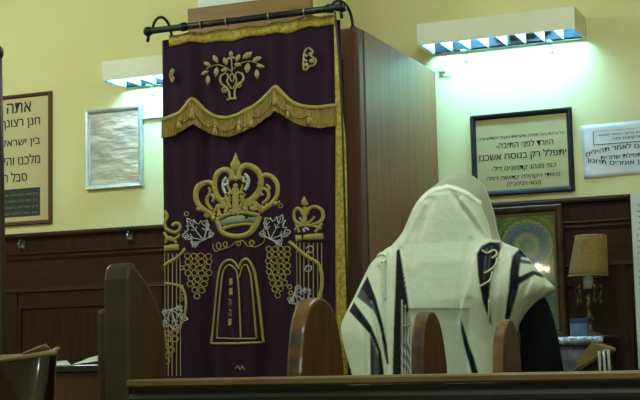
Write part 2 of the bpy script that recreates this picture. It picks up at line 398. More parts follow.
STY = 5.78; ZS = at(580, 336, STY).z       # top of the reading stand
fx0, fx1, fz0, fz1 = rect((487, 208.5), (567, 334), YW-.075); fz0 = ZS
mt = thing('mosaic_picture', 'wooden framed green and blue wheel mosaic picture behind the praying man', 'picture', ((fx0+fx1)/2, YW-.06, fz0))
frame_mb(fx0, fx1, fz0, fz1, YW-.056, .034, .03).build('frame', GILTF, mt)
mb = MB(); mb.box(fx0+.02, fx1-.02, YW-.068, YW-.056, fz0+.02, fz1-.02); mb.build('picture_sheet', mosaic(), mt)
mb = frame_mb(fx0+.034, fx1-.034, fz0+.034, fz1-.034, YW-.066, .01, .008); mb.build('inner_slip', mat('pale_slip', srgb(120, 110, 70), None, 20, .4, metal=.3), mt)

# ------------------------------------------------------------------ fluorescent wall fixtures
def fixture(x0, z0, label):
    """louvered wall light: x0 left end, z0 underside"""
    L, D, H = .722, .225, .098; yb = YW-.012; yf = yb-D
    t = thing('louver_wall_light', label, 'wall light', (x0+L/2, YW, z0), 'fluorescent wall lights')
    mb = MB()
    mb.box(x0, x0+L, yf, yf+.006, z0, z0+H); mb.box(x0, x0+L, yb-.006, yb, z0, z0+H)
    mb.box(x0, x0+.006, yf+.006, yb-.006, z0, z0+H); mb.box(x0+L-.006, x0+L, yf+.006, yb-.006, z0, z0+H)
    mb.box(x0+.006, x0+L-.006, yf+.006, yb-.006, z0+H-.006, z0+H)
    mb.build('housing', HOUSE, t)
    mb = MB()                                        # pair of curved side reflectors
    for s in (0, 1):
        rows = []
        for X in (x0+.008, x0+L-.008):
            rows.append([(X, (yf+.008+q*q*.045*1.0) if s == 0 else (yb-.008-q*q*.045), z0+.002+q*.08) for q in [i/8 for i in range(9)]])
        mb.grid(rows)
    mb.build('reflector', REFL, t, solid=.001)
    for k in range(9):                               # V-section cross blades
        xc = x0+.012+(L-.024)*k/8
        mb = MB(); mb.prism([(xc-.0015, z0+.003), (xc+.0015, z0+.003), (xc+.004, z0+.052), (xc-.004, z0+.052)], 1, yf+.010, yb-.010)
        mb.build('louver_blade', BLADE, t)
    for k in (0, 1):
        yy = yf+.075+.075*k
        mb = MB(); mb.tube([(x0+.02, yy, z0+.07), (x0+L-.02, yy, z0+.07)], .012, 10); mb.build('fluorescent_tube', TUBE, t)
    for q in (.22, .78):
        xx = x0+L*q
        mb = MB(); mb.box(xx-.009, xx+.009, YW-.012, YW, z0-.045, z0+H); mb.box(xx-.009, xx+.009, yb-.05, YW-.012, z0-.004, z0); mb.build('bracket', HOUSE, t)
        mb = MB(); mb.box(xx-.012, xx+.012, yb-.09, yb-.07, z0+H, z0+H+.005); mb.build('top_clip', IRON, t)
    return t
fr = fixture(-1.974, 2.462, 'white louvered fluorescent wall light above the black framed text')
lp = at(102, 81, YW-.237)
fl = copy_tree(fr, (lp.x+1.974, 0, lp.z-2.462)); fl['label'] = 'white louvered fluorescent wall light partly hidden left of the ark'
# junction box and lead under the right fixture
a = at(441, 68, YW-.01)
jt = thing('junction_box', 'small junction box with a short lead beside the ark under right wall light', 'junction box', a)
mb = MB(); mb.box(a.x-.012, a.x+.02, YW-.018, YW+.001, a.z-.02, a.z+.03); mb.build('box_body', CABLE, jt, .002)
mb = MB(); mb.tube([(a.x, YW-.008, a.z-.018), (a.x-.005, YW-.008, a.z-.03), (a.x+.02, YW-.008, a.z-.04), (a.x+.05, YW-.008, a.z-.036)], .004, 6); mb.build('lead', CABLE, jt)

# ------------------------------------------------------------------ torah ark
AX0, AX1, AY0, AZ = -2.835, -1.951, 5.146, 2.371
ark = thing('torah_ark', 'tall reddish brown wooden torah ark cabinet behind the purple curtain', 'cabinet', ((AX0+AX1)/2, AY0, 0))
mb = MB(); mb.box(AX0, AX1, AY0+.065, YW-.056, .1, AZ, 0)
mb.build('carcass', ARKW, ark, .003)
mb = MB(); mb.box(AX1-.01, AX1+.001, AY0+.052, AY0+.066, .1, AZ-.002); mb.build('groove', GROOVE, ark)
for x0_, x1_ in ((AX0, AX0+.07), (AX1-.07, AX1)):
    mb = MB(); mb.box(x0_, x1_, AY0, AY0+.052, .1, AZ); mb.build('front_stile', ARKD, ark, .004)
mb = MB(); mb.box(AX0+.07, AX1-.07, AY0+.004, AY0+.064, 2.25, AZ); mb.build('top_rail', ARKD, ark, .003)
mb = MB(); mb.box(AX0-.01, AX1+.01, AY0-.01, YW-.056, 0, .1); mb.build('plinth', ARKD, ark, .004)
xm = (AX0+AX1)/2
for x0_, x1_, s in ((AX0+.072, xm-.001, 1), (xm+.001, AX1-.072, -1)):
    mb = MB(); mb.box(x0_, x1_, AY0+.02, AY0+.05, .11, 2.248)
    mb.box(x0_+.07, x1_-.07, AY0+.012, AY0+.02, .25, 1.1); mb.box(x0_+.07, x1_-.07, AY0+.012, AY0+.02, 1.2, 2.15)
    d = mb.build('door', ARKW, ark, .003)
    mb = MB(); mb.ball((xm-s*.03, AY0+.003, 1.15), .016, 8); mb.tube([(xm-s*.03, AY0+.02, 1.15), (xm-s*.03, AY0+.004, 1.15)], .006, 8); mb.build('door_knob', BRASS, d)
# board and white panel standing on the ark
a, b = at(190.5, 10.5, 5.75), at(313, 5, 5.75)
mb = MB(); mb.box(a.x, b.x, 5.72, 5.75, AZ, a.z); tag(mb.build('wooden_board', BOARD, bevel=.002), 'mid brown wooden board standing on top of the ark behind the curtain rod', 'board')
b2 = at(199.5, 5, 5.74)
mb = MB(); mb.box(b2.x, b2.x+.55, 5.722, 5.748, a.z, a.z+.2); tag(mb.build('white_panel', WHITEP, bevel=.002), 'white panel resting on the brown board above the ark', 'panel')

# ------------------------------------------------------------------ curtain rod
YR = 5.02
ra, rb = at(149, 32.5, YR), at(341, 6, YR); zr = (ra.z+rb.z)/2
rod = thing('curtain_rod', 'black iron curtain rod with arched end brackets across the ark front', 'curtain rod', ((ra.x+rb.x)/2, YR, zr))
def rp(f): return Vector((ra.x+(rb.x-ra.x)*f, YR, zr))
mb = MB(); mb.tube([rp(0), rp(.5), rp(1)], .0135, 14); mb.build('pole', IRON, rod)
for f, e in ((0, -1), (1, 1)):
    q = rp(f); mb = MB()
    mb.tube([q+Vector((-.006*e, 0, 0)), q+Vector((.012*e, 0, 0)), q+Vector((.02*e, 0, 0))], [.019, .02, .014], 12)
    mb.tube([q+Vector((0, 0, -.01)), q+Vector((.004*e, -.006, -.045))], .007, 8); mb.build('finial', IRON, rod)
def arch(base, over, top):
    pts = []
    for k in range(17):
        t_ = k/16; p_ = base.lerp(over, t_*t_*(3-2*t_)); p_.z = base.z+(over.z-base.z)*t_+top*math.sin(PI*t_**.85); pts.append(p_)
    return pts
qa = Vector((AX0+.035, AY0+.02, AZ)); qb = Vector((AX1-.03, AY0+.02, AZ))
mb = MB(); mb.tube(arch(qa, rp(.02), .10), .0062, 8); mb.lathe([(.014, 0), (.014, .004), (.008, .012)], qa, 12); mb.build('bracket', IRON, rod)
mb = MB(); mb.tube(arch(qb, rp(.955), .07), .0062, 8); mb.lathe([(.014, 0), (.014, .004), (.008, .012)], qb, 12); mb.build('bracket', IRON, rod)
for f, mm in ((.19, IRON), (.285, BRASSR), (.42, BRASSR), (.64, BRASSR), (.82, BRASSR), (.945, IRON)):
    q = rp(f); mb = MB()
    if mm is IRON: mb.tube([q+Vector((-.011, 0, 0)), q+Vector((.011, 0, 0))], .0185, 14)
    else:
        mb.tube([q+Vector((.0, .0165*math.cos(a_), .0165*math.sin(a_))) for a_ in [2*PI*k/18 for k in range(19)]], .0028, 6)
        mb.tube([q+Vector((0, 0, -.0165)), q+Vector((0, .004, -.036))], .002, 5)
    mb.build('ring', mm, rod)
# draw cord
c0, c1 = rp(.975)+Vector((0, -.012, -.012)), at(342, 112, YR-.03)
mb = MB(); mb.tube([c0, c0.lerp(c1, .5)+Vector((.003, 0, 0)), c1, Vector((c1.x+.006, YR-.03, .75))], .0042, 6); mb.lathe([(.004, .03), (.012, .02), (.014, 0), (.006, -.02)], (c1.x+.006, YR-.03, .73), 12)
tag(mb.build('pull_cord', mat('dark_cord', srgb(58, 50, 40), None, 30, .8)), 'thin dark pull cord hanging from the right end of the curtain rod', 'cord')

# ------------------------------------------------------------------ ark curtain
YC = 5.062
def wave(X, Z):
    k = .35+.65*min(1, max(0, (2.44-Z)/.5))
    return k*(.007*math.sin(X*24+.6)+.0045*math.sin(X*51+1.3+.4*Z)+.003*math.sin(X*83+2*Z))
cur = thing('ark_curtain', 'dark purple velvet ark curtain embroidered with gold crown, grapes and tablets', 'curtain', (-2.4, YC, .55))
cl, cr = at(164.2, 200, YC).x, at(347, 200, YC).x
ctop = at(172, 40, YC).z
def cgrid(xa, xb, za, zb, off, nx, nz):
    return [[(xa+(xb-xa)*i/nx, YC+wave(xa+(xb-xa)*i/nx, za+(zb-za)*k/nz)-off, za+(zb-za)*k/nz) for i in range(nx+1)] for k in range(nz+1)]
mb = MB(); mb.grid(cgrid(cl, cr-.012, .55, ctop, 0, 150, 30)); mb.build('velvet_panel', VELVET, cur, solid=.003)
def CP(px, py, off):
    p = at(px, py, YC); return Vector((p.x, YC+wave(p.x, p.z)-off, p.z))
# valance
VT = [(160, 122), (164, 120), (182.5, 113), (189, 105), (195, 98), (200, 103.5), (204.5, 108.5), (211, 113), (218, 116.5), (229, 118), (243, 114), (254, 107), (263.7, 99.5), (271, 92), (277.5, 86), (283, 92), (288.5, 97.5), (295, 102.5), (302, 105.5), (310, 107), (318.7, 107), (330, 106), (345, 104)]
VB = [(160, 140), (164.6, 139), (177, 136), (189, 129), (196, 125), (204, 130), (211, 133.5), (218, 136), (232, 137.5), (246, 133), (256, 127), (266.5, 119), (277.5, 112), (283, 114.5), (288.5, 118), (296, 123), (305, 126.5), (321, 128.5), (338, 126.5), (345, 126)]
TOPL = [(160, 37.5), (172, 36), (210, 32), (250, 28), (290, 22), (312, 16.5), (335, 16.5)]
vx0, vx1 = 165.0, 338.5
rows = []
for i in range(141):
    px = vx0+(vx1-vx0)*i/140; xx = px
    ya, yb_ = lerp_curve(TOPL, px)+4, lerp_curve(VT, px)+3
    rows.append([CP(px, ya+(yb_-ya)*k/14, .012) for k in range(15)])
mb = MB(); mb.grid(rows); val = mb.build('valance', VELVET, cur, solid=.003)
# gold brocade heading band
rows = []
for i in range(101):
    px = 171.5+(335.5-171.5)*i/100; ya = lerp_curve(TOPL, px)+.8*math.sin(px*.22); th = 11+1.2*math.sin(px*.09)
    rows.append([CP(px, ya+th*k/6, .017+.004*math.sin(PI*k/6)) for k in range(7)])
mb = MB(); mb.grid(rows); mb.build('heading_band', GOLDB, cur, solid=.003)
# right edge trim
rows = []
for k in range(60):
    py = 22+(500-22)*k/59
    xa = lerp_curve([(22, 335.2), (100, 336.6), (115, 337), (400, 337.5), (500, 338)], py); xb = lerp_curve([(22, 337.5), (60, 340), (105, 343), (140, 347), (200, 348.5), (500, 349.5)], py)
    rows.append([CP(xa+(xb-xa)*i/5, py, .016+.005*math.sin(PI*i/5)) for i in range(6)])
mb = MB(); mb.grid(rows); mb.build('side_trim', GOLDB, cur, solid=.003)
# fringe: pleated strands with a braid on top
rows = []
n = 420
for i in range(n+1):
    px = vx0-.8+(vx1+1-vx0)*i/n
    ya, yb_ = lerp_curve(VT, px), lerp_curve(VB, px)+1.1*math.sin(i*2.1)*random.random()
    o_ = .016+.0032*(i % 2)+.002*math.sin(i*.31)
    rows.append([CP(px+(.25*math.sin(i*.9) if k else 0), ya+(yb_-ya)*k/7, o_+(.004 if k else .002)*k/7) for k in range(8)])
mb = MB(); mb.grid(rows, smooth=False); fri = mb.build('fringe', FRINGE, cur, solid=.002)
def stroke(mb, pts, w, off=.014, lift=.003, n=5, smooth=True, close=False, w_end=None):
    if close: pts = list(pts)+[pts[0]]
    P = catmull(pts, n) if smooth else [(a_[0]+(b_[0]-a_[0])*q/6, a_[1]+(b_[1]-a_[1])*q/6) for a_, b_ in zip(pts, pts[1:]) for q in range(6)]+[tuple(pts[-1])]
    rows = []
    N = len(P)
    for i, p in enumerate(P):
        a_, b_ = P[max(i-1, 0)], P[min(i+1, N-1)]
        if close and i in (0, N-1): a_, b_ = P[N-2], P[1]
        dx, dy = b_[0]-a_[0], b_[1]-a_[1]; l = math.hypot(dx, dy) or 1; nx, ny = -dy/l, dx/l
        ww = w if w_end is None else w+(w_end-w)*i/(N-1)
        rows.append([CP(p[0]+nx*ww*f, p[1]+ny*ww*f, off+lift*h) for f, h in ((-.5, -.6), (-.3, .8), (0, 1), (.3, .8), (.5, -.6))])
    mb.grid(rows)
def fill(mb, pts, off=.014, lift=.003):
    cx = sum(p[0] for p in pts)/len(pts); cy = sum(p[1] for p in pts)/len(pts); n_ = len(pts)
    vs = [CP(*p, off-lift*.6) for p in pts]+[CP(cx+(p[0]-cx)*.75, cy+(p[1]-cy)*.75, off+lift) for p in pts]+[CP(cx, cy, off+lift*1.2)]
    fs = [(i, (i+1) % n_, n_+(i+1) % n_, n_+i) for i in range(n_)]+[(n_+i, n_+(i+1) % n_, 2*n_) for i in range(n_)]
    mb.add(vs, fs, 0, True)
def disc(mb, x, y, r, off=.014): fill(mb, [(x+r*math.cos(2*PI*k/10), y+r*math.sin(2*PI*k/10)) for k in range(10)], off)
def ring_(mb, x, y, r, w, off=.014): stroke(mb, [(x+r*math.cos(2*PI*k/10), y+r*math.sin(2*PI*k/10)) for k in range(10)], w, off, .002, 2, True, True)
def leafs(mb, x, y, L, W, ang, off):
    c, s = math.cos(ang), math.sin(ang); pts = []
    for u, v in ((-.5, 0), (-.25, .38), (.05, .5), (.3, .3), (.5, 0), (.3, -.3), (.05, -.5), (-.25, -.38)):
        X_, Y_ = u*L, v*W; pts.append((x+X_*c-Y_*s, y+X_*s+Y_*c))
    fill(mb, pts, off)
def conv(sc, ox, oy): return lambda pts: [(ox+x/sc, oy+y/sc) for x, y in pts]
# braid along the top of the fringe, swags and tassels on it
mb = MB(); stroke(mb, [(px, lerp_curve(VT, px)+1) for px in [vx0-.5+(vx1+1-vx0)*i/60 for i in range(61)]], 4.2, .022, .003, 2)
mb.build('braid', GOLD, fri)
tas = [(183, 118), (196, 108), (218, 124), (243, 121), (254, 116), (277.5, 94), (291, 107), (312, 113)]
for x, y in tas:
    mb = MB(); stroke(mb, [(x, y), (x, y+3)], 1.4, .028, .003, 2, False); disc(mb, x, y+3.5, 1.6, .030)
    vs = [(x-1.2, y+4.5), (x+1.2, y+4.5), (x+2.6, y+12), (x-2.6, y+12)]; fill(mb, vs, .031, .004); mb.build('tassel', FRINGE, fri)
mb = MB()
for (xa, ya), (xb, yb_) in zip(tas, tas[1:]):
    stroke(mb, [(xa, ya), ((xa*3+xb)/4, (ya*3+yb_)/4+7), ((xa+xb)/2, (ya+yb_)/2+9), ((xa+xb*3)/4, (ya+yb_*3)/4+7), (xb, yb_)], 1.3, .027, .003, 4)
mb.build('swag_cord', GOLD, fri)
# vase with branches on the valance
K = conv(5, 190, 40); O = .0265-.001
mb = MB()
for pts, w in (([(172, 180), (164, 200), (170, 222), (192, 240), (208, 262), (213, 300)], 2.2), ([(276, 172), (284, 195), (275, 218), (252, 236), (238, 262), (238, 296)], 2.2), ([(200, 304), (225, 298), (252, 298)], 2.2),
               ([(172, 182), (195, 172), (205, 190), (200, 215), (222, 250)], 1.6), ([(274, 174), (250, 168), (243, 188), (248, 212), (228, 250)], 1.6), ([(225, 170), (212, 190), (225, 215), (236, 190), (225, 170)], 1.4),
               ([(225, 165), (200, 148), (160, 130), (125, 135), (95, 150)], 1.1), ([(232, 150), (265, 128), (305, 112), (345, 120), (370, 135)], 1.1), ([(225, 160), (222, 120), (218, 80)], 1.3)):
    stroke(mb, K(pts), w, O, .003)
for x, y in ((187, 255), (262, 232)): X_, Y_ = K([(x, y)])[0]; ring_(mb, X_, Y_, 2.4, 1.4, O); disc(mb, X_, Y_, 1.1, O)
for x, y, L_, W_, a_ in ((98, 125, 38, 18, .5), (140, 100, 40, 20, 1.0), (190, 112, 36, 20, 1.3), (84, 168, 38, 17, -.4), (101, 205, 44, 20, 1.6), (144, 165, 46, 20, 1.7), (188, 155, 36, 18, -.2), (255, 97, 38, 20, -1.1), (300, 82, 48, 22, -.7), (345, 100, 44, 20, -.4),
                         (300, 145, 46, 20, 1.7), (345, 175, 44, 20, 1.5), (362, 135, 36, 17, .2), (255, 130, 36, 18, .2), (218, 75, 26, 18, 1.5), (230, 95, 20, 12, .4), (208, 98, 20, 12, 2.6)):
    X_, Y_ = K([(x, y)])[0]; leafs(mb, X_, Y_, L_/4.1, W_/3.9, a_, O)
mb.build('vase_embroidery', PALEG, val)
K = conv(3.64, 250, 40); mb = MB()
stroke(mb, K([(205, 115), (204, 85), (208, 50), (220, 34), (236, 45), (230, 62), (246, 75), (240, 95), (225, 100), (212, 115)]), 2, O, .003)
for x, y, r in ((213, 62, 6), (228, 55, 8), (232, 80, 9), (215, 95, 8), (212, 80, 6)): X_, Y_ = K([(x, y)])[0]; disc(mb, X_, Y_, r/3.64, O)
mb.build('butterfly_embroidery', PALEG, val)
mb = MB(); stroke(mb, [(175, 70), (173, 76), (175, 83), (177, 79), (175, 76), (177, 72), (175, 70)], 1.6, O, .003); disc(mb, 175, 73, 1.6, O); disc(mb, 175, 80, 2, O); mb.build('butterfly_embroidery', PALEG, val)

# great crown
K = conv(3.075, 150, 130); O = .004
cw = MB()
fill(cw, K([(265, 68), (273, 90), (281, 106), (277, 123), (265, 133), (253, 123), (248, 106), (257, 90)]), O)
for pts, w in (([(258, 152), (250, 130), (232, 122), (212, 130), (200, 150), (199, 180), (208, 205), (226, 224), (240, 246)], 5.2), ([(272, 150), (282, 120), (305, 110), (328, 124), (339, 150), (336, 180), (322, 206), (306, 224), (292, 244)], 5.2),
               ([(197, 172), (180, 160), (160, 164), (146, 182), (143, 207), (152, 232), (172, 250), (200, 264)], 4.4), ([(336, 152), (352, 138), (374, 144), (391, 166), (392, 195), (380, 218), (360, 236), (334, 250)], 4.4),
               ([(190, 246), (174, 228), (172, 208), (184, 198), (196, 208), (190, 220)], 3.2), ([(344, 226), (362, 210), (362, 190), (348, 180), (336, 190), (344, 202)], 3.2),
               ([(265, 250), (265, 215), (265, 178)], 6), ([(250, 240), (242, 220), (250, 204)], 3.2), ([(280, 238), (290, 216), (280, 202)], 3.2), ([(240, 172), (250, 190), (262, 200)], 2.6), ([(290, 168), (282, 188), (270, 200)], 2.6),
               ([(215, 262), (212, 240), (228, 232), (236, 250)], 3), ([(300, 252), (302, 232), (320, 226), (326, 246)], 3),
               ([(205, 276), (214, 298), (228, 318), (265, 327), (305, 320), (322, 298), (336, 264)], 4.4), ([(206, 276), (240, 259), (285, 253), (336, 262)], 3.6), ([(226, 303), (265, 293), (310, 290), (318, 296)], 3)):
    stroke(cw, K(pts), w*1.12, O)
for pts, w in (([(224, 240), (222, 222), (232, 210), (240, 220)], 3), ([(296, 236), (300, 220), (312, 214), (314, 228)], 3), ([(176, 176), (182, 186), (176, 196)], 3), ([(356, 168), (366, 178), (360, 190)], 3), ([(258, 262), (265, 250), (274, 262)], 3), ([(186, 262), (200, 248), (210, 232), (224, 238)], 3.2), ([(346, 250), (334, 236), (322, 222), (308, 232)], 3.2), ([(232, 200), (240, 212), (252, 220)], 2.6), ([(298, 196), (290, 210), (278, 218)], 2.6)):
    stroke(cw, K(pts), w, O)
for x, y, r in ((152, 243, 8), (172, 262, 9), (192, 270, 10), (214, 262, 9), (234, 252, 8), (252, 250, 8), (278, 246, 8), (298, 244, 8), (318, 242, 9), (338, 238, 10), (362, 232, 9), (384, 226, 8), (397, 222, 5), (265, 150, 9), (250, 150, 8), (282, 148, 8), (196, 182, 8), (336, 165, 8), (265, 172, 8), (246, 196, 7), (285, 194, 7)):
    X_, Y_ = K([(x, y)])[0]; disc(cw, X_, Y_, r/3.075, O)
crown = cw.build('crown_embroidery', GOLD, cur)
mb = MB(); fill(mb, K([(213, 282), (245, 267), (285, 261), (328, 268), (320, 283), (300, 285), (262, 288), (228, 298)]), O); mb.build('crown_band', GREENT, crown)
for pts in ([(238, 146), (226, 158), (226, 180), (234, 196)], [(228, 170), (240, 166), (238, 152)], [(296, 136), (306, 150), (304, 172), (296, 186)], [(304, 160), (292, 158), (294, 144)]):
    mb = MB(); stroke(mb, K(pts), 3.0, O); mb.build('silver_scroll', SILVT, crown)
# spirals under the crown
mb = MB(); K = conv(4, 155, 200)
stroke(mb, K([(228, 175), (232, 195), (248, 206), (262, 196), (264, 178), (254, 170), (246, 182), (256, 198), (276, 196), (290, 180), (284, 168), (274, 176), (284, 192), (306, 186), (322, 172), (334, 166), (346, 172), (340, 184), (330, 176), (346, 162), (364, 170), (376, 186), (390, 184), (398, 172), (392, 162), (384, 172), (392, 188), (410, 184), (428, 172), (436, 158), (434, 146)]), 1.1, O, .002, 4)
mb.build('scroll_embroidery', GOLD, cur)
# tablets of the law
K = conv(4, 200, 250); mb = MB()
stroke(mb, K([(40, 374), (52, 270), (66, 160), (76, 95), (88, 60), (112, 41), (138, 46), (157, 76)]), 2.3, O); stroke(mb, K([(157, 76), (168, 48), (190, 36), (208, 54), (222, 100), (236, 220), (250, 370)]), 2.3, O)
stroke(mb, K([(40, 374), (150, 374), (250, 370)]), 2.4, O, smooth=False)
stroke(mb, K([(66, 352), (78, 230), (90, 110), (100, 74), (118, 60), (138, 70), (152, 98), (160, 200), (166, 352)]), 1.6, O); stroke(mb, K([(160, 110), (172, 70), (190, 60), (202, 80), (212, 140), (228, 354)]), 1.6, O)
stroke(mb, K([(66, 352), (150, 355), (228, 354)]), 1.6, O, smooth=False)
tb = mb.build('tablets_embroidery', GOLD, cur)
LN = []
for ch, x, y in (('י', 131, 128), ('ו', 131, 166), ('ה', 127, 210), ('ה', 127, 252), ('י', 127, 288)):
    X_, Y_ = K([(x, y)])[0]; a = CP(X_, Y_, 0); LN.append((ch, a.x-.005, a.x+.006, a.z-.013, a.z+.013, 0, 0))
text_lines(LN, YC-.018, 'letter_embroidery', GOLD, tb)
mb = MB()
stroke(mb, [(236, 369), (239, 366), (241, 370), (243, 366), (245, 370)], 1.2, O); mb.build('small_motif', PALEG, cur)
# grape clusters
def grapes(cx, top, rows_, rad=3.0):
    mb = MB(); y = top
    for j, n_ in enumerate(rows_):
        for i in range(n_): ring_(mb, cx+(i-(n_-1)/2)*rad*2.12+.8*math.sin(j*2.3), y+.5*math.sin(i*3+j), rad*.90, 1.05, O)
        y += rad*1.9
    return mb
grapes(198, 256, (4, 4, 4, 4, 3, 3, 2, 1)).build('grape_embroidery', GOLD, cur)
grapes(278, 249, (4, 4, 4, 4, 4, 3, 3, 2, 1)).build('grape_embroidery', GOLD, cur)
grapes(169, 333, (3, 3, 2, 2, 1, 1)).build('grape_embroidery', GOLD, cur)
def leaf(cx, cy, r, rot, seed):
    """jagged five-lobed vine leaf outline with forked veins"""
    rnd = random.Random(seed); mb = MB(); pts = []
    tips = [(-2.15, .86), (-1.08, 1.0), (0, 1.12), (1.08, 1.0), (2.15, .86)]
    B = (cx-r*.5*math.cos(rot), cy-r*.5*math.sin(rot))
    pts.append(B)
    for a_, R_ in tips:
        for da, f in ((-.44, .66), (-.30, .90), (-.22, .80), (-.10, .98), (0, 1.08), (.10, .98), (.22, .80), (.30, .90), (.44, .66)):
            q = r*R_*f*(.95+.1*rnd.random()); pts.append((cx+q*math.cos(rot+a_+da), cy+q*math.sin(rot+a_+da)))
    stroke(mb, pts, 1.3, O, .0025, 1, True, True)
    for a_, R_ in tips:
        tip = (cx+r*R_*.92*math.cos(rot+a_), cy+r*R_*.92*math.sin(rot+a_)); m_ = (B[0]*.5+tip[0]*.5+1.2*math.sin(a_), B[1]*.5+tip[1]*.5)
        stroke(mb, [B, m_, tip], 1.0, O, .0025, 4)
        d = math.atan2(tip[1]-m_[1], tip[0]-m_[0])
        for f_ in (0, .45):
            n_ = (m_[0]+(tip[0]-m_[0])*f_, m_[1]+(tip[1]-m_[1])*f_)
            for sg in (-1, 1): stroke(mb, [n_, (n_[0]+r*.3*math.cos(d+sg*.8), n_[1]+r*.3*math.sin(d+sg*.8))], .9, O, .0025, 2, False)
    return mb
leaf(199, 234, 15, 4.1, 1).build('vine_leaf_embroidery', SILVT, cur)
leaf(274, 232, 16, 5.2, 2).build('vine_leaf_embroidery', SILVT, cur)
leaf(174, 316, 14, 1.3, 3).build('vine_leaf_embroidery', SILVT, cur)
leaf(300, 297, 13, .5, 4).build('vine_leaf_embroidery', SILVT, cur)
# pillars with crowned capitals
K = conv(3.64, 240, 180); mb = MB()
fill(mb, K([(238, 58), (246, 76), (252, 88), (240, 99), (228, 88), (231, 74)]), O)
for pts, w in (([(236, 128), (226, 110), (210, 105), (198, 120), (200, 144), (216, 158), (232, 164)], 3.6), ([(244, 126), (254, 104), (276, 97), (296, 110), (301, 132), (290, 152), (262, 164)], 3.6),
               ([(205, 158), (214, 178), (222, 192)], 3), ([(298, 156), (284, 176), (274, 190)], 3), ([(240, 100), (240, 140), (242, 168)], 4), ([(222, 138), (230, 150), (240, 160)], 2.6), ([(272, 132), (262, 146), (248, 160)], 2.6), ([(200, 182), (225, 168), (262, 166), (296, 178)], 3)): stroke(mb, K(pts), w, O)
fill(mb, K([(203, 201), (250, 197), (300, 193), (303, 214), (252, 219), (205, 226)]), O)
stroke(mb, K([(180, 225), (215, 252), (255, 284), (284, 304), (297, 340), (297, 392), (285, 440)]), 3.6, O+.003)
cap_ = mb.build('pillar_embroidery', GOLD, cur)
mb = MB()
for k in range(7): x = 297.5+k*4.0; stroke(mb, [(x, 243), (x+.2, 300), (x+.6, 376)], .9, O, .002, 4)
mb.build('pillar_lines', PALEG, cap_)
for pts, w in (([(240, 190), (236, 180), (246, 176), (252, 184)], 2), ([(245, 250), (256, 240), (268, 250), (262, 264), (250, 262), (248, 278), (262, 290)], 1), ([(240, 330), (250, 312), (262, 318), (256, 332), (244, 332)], 1)):
    mb = MB(); stroke(mb, K(pts), w, O); mb.build('silver_scroll', SILVT, cap_)
K = conv(4, 155, 200); mb = MB()
for pts, w in (([(40, 45), (52, 64), (42, 90), (46, 112), (62, 124), (84, 130), (102, 116), (100, 98), (82, 94), (72, 104)], 3.6), ([(38, 130), (52, 150), (70, 160), (92, 150), (104, 136)], 3.2), ([(44, 172), (62, 150), (88, 172)], 3)): stroke(mb, K(pts), w, O)
fill(mb, K([(38, 182), (66, 178), (96, 176), (98, 200), (66, 203), (39, 207)]), O); stroke(mb, K([(40, 264), (75, 241), (108, 217), (128, 194)]), 3.4, O+.003)
stroke(mb, [(166, 283), (183, 288), (187, 306), (182, 325), (174, 330)], 2.6, O)
cap_ = mb.build('pillar_embroidery', GOLD, cur)
mb = MB()
for k in range(5): x = 165.6+k*3.8; stroke(mb, [(x, 253), (x+.1, 310), (x+.2, 376)], .9, O, .002, 4)
mb.build('pillar_lines', PALEG, cap_)
for x, y in ((182, 287), (183, 293), (182, 299), (290, 287), (291, 293), (290, 299), (183, 264+4)):
    mb = MB(); ring_(mb, x, y, 1.9, 1.2, O); mb.build('berry_embroidery', GOLD, cur)
for x, y in ((187.5, 214), (281, 206)):
    mb = MB(); ring_(mb, x, y, 2.0, 1.0, O); mb.build('berry_embroidery', GOLD, cur)

# ------------------------------------------------------------------ pews
def pew_end(mb, prof, X0, X1):
    """prof (y,z) closed from bottom near, over the top, to bottom far; edge faces get material 1"""
    mb.prism(prof, 0, X0, X1, 0, 1)
XP = -1.2
def endprof(pts, X):
    q = [atx(px, py, X) for px, py in pts]; return [(p.y, p.z) for p in q]
def pew(near, label, prof, zback, thick, mats, taper=True):
    y0 = min(p[0] for p in prof)
    t = thing('pew', label, 'pew', (.05, y0, 0), 'pews')
    ymax = max(p[0] for p in prof)
    full = [(y0, 0)]+prof+[(ymax, prof[-1][1]-.25), (ymax+.12, .48), (ymax+.12, 0)]
    if near: full = [(y0, 0)]+prof+[(ymax+.01, .75), (ymax+.14, .48), (ymax+.14, 0)]
    for X0 in (XP, 1.3):
        mb = MB(); pew_end(mb, full, X0, X0+thick); mb.build('end_panel', mats, t, .007)
    mb = MB(); mb.box(XP+thick, 1.3, y0+.025, y0+.045, .12, zback); mb.build('backrest', RAILR, t)
    mb = MB(); mb.box(XP+thick, 1.3, y0+.045, y0+.50, .43, .46); mb.build('seat', PEW, t, .006)
    return t, y0
# near pew
q = atx(103, 300, XP); ya = q.y
apr = endprof([(104, 300), (103.5, 280), (105.5, 269), (110, 265.2), (116, 264.5)], XP)
apr = [(ya, p[1]) for p in apr[:2]]+[(ya+.006, apr[2][1]), (ya+.02, apr[3][1]+.004)]
more = endprof([(136, 268), (143, 276), (150, 287), (156, 299), (161, 312), (164.5, 326), (166.5, 342), (167.5, 372)], XP+.048)
prof = apr+[(p[0], p[1]) for p in more]
tn, yn = pew(True, 'dark nearest pew whose back rail runs across the bottom foreground', prof, .93, .048, [PEWA, PEWN])
mb = MB(); mb.box(XP-.026, XP-.001, yn+.02, yn+.07, 0, at(100, 309, yn+.02).z); mb.build('outer_moulding', PEWN, tn, .008)
zc = at(300, 376.6, yn).z
mb = MB(); mb.prism([(yn-.004, zc-.013), (yn-.010, zc-.010), (yn-.011, zc-.003), (yn-.006, zc), (yn+.06, zc), (yn+.066, zc-.006), (yn+.06, zc-.013)], 0, XP+.049, 1.299); mb.build('top_rail', RAILT, tn)
mb = MB()
p0 = zc-.014
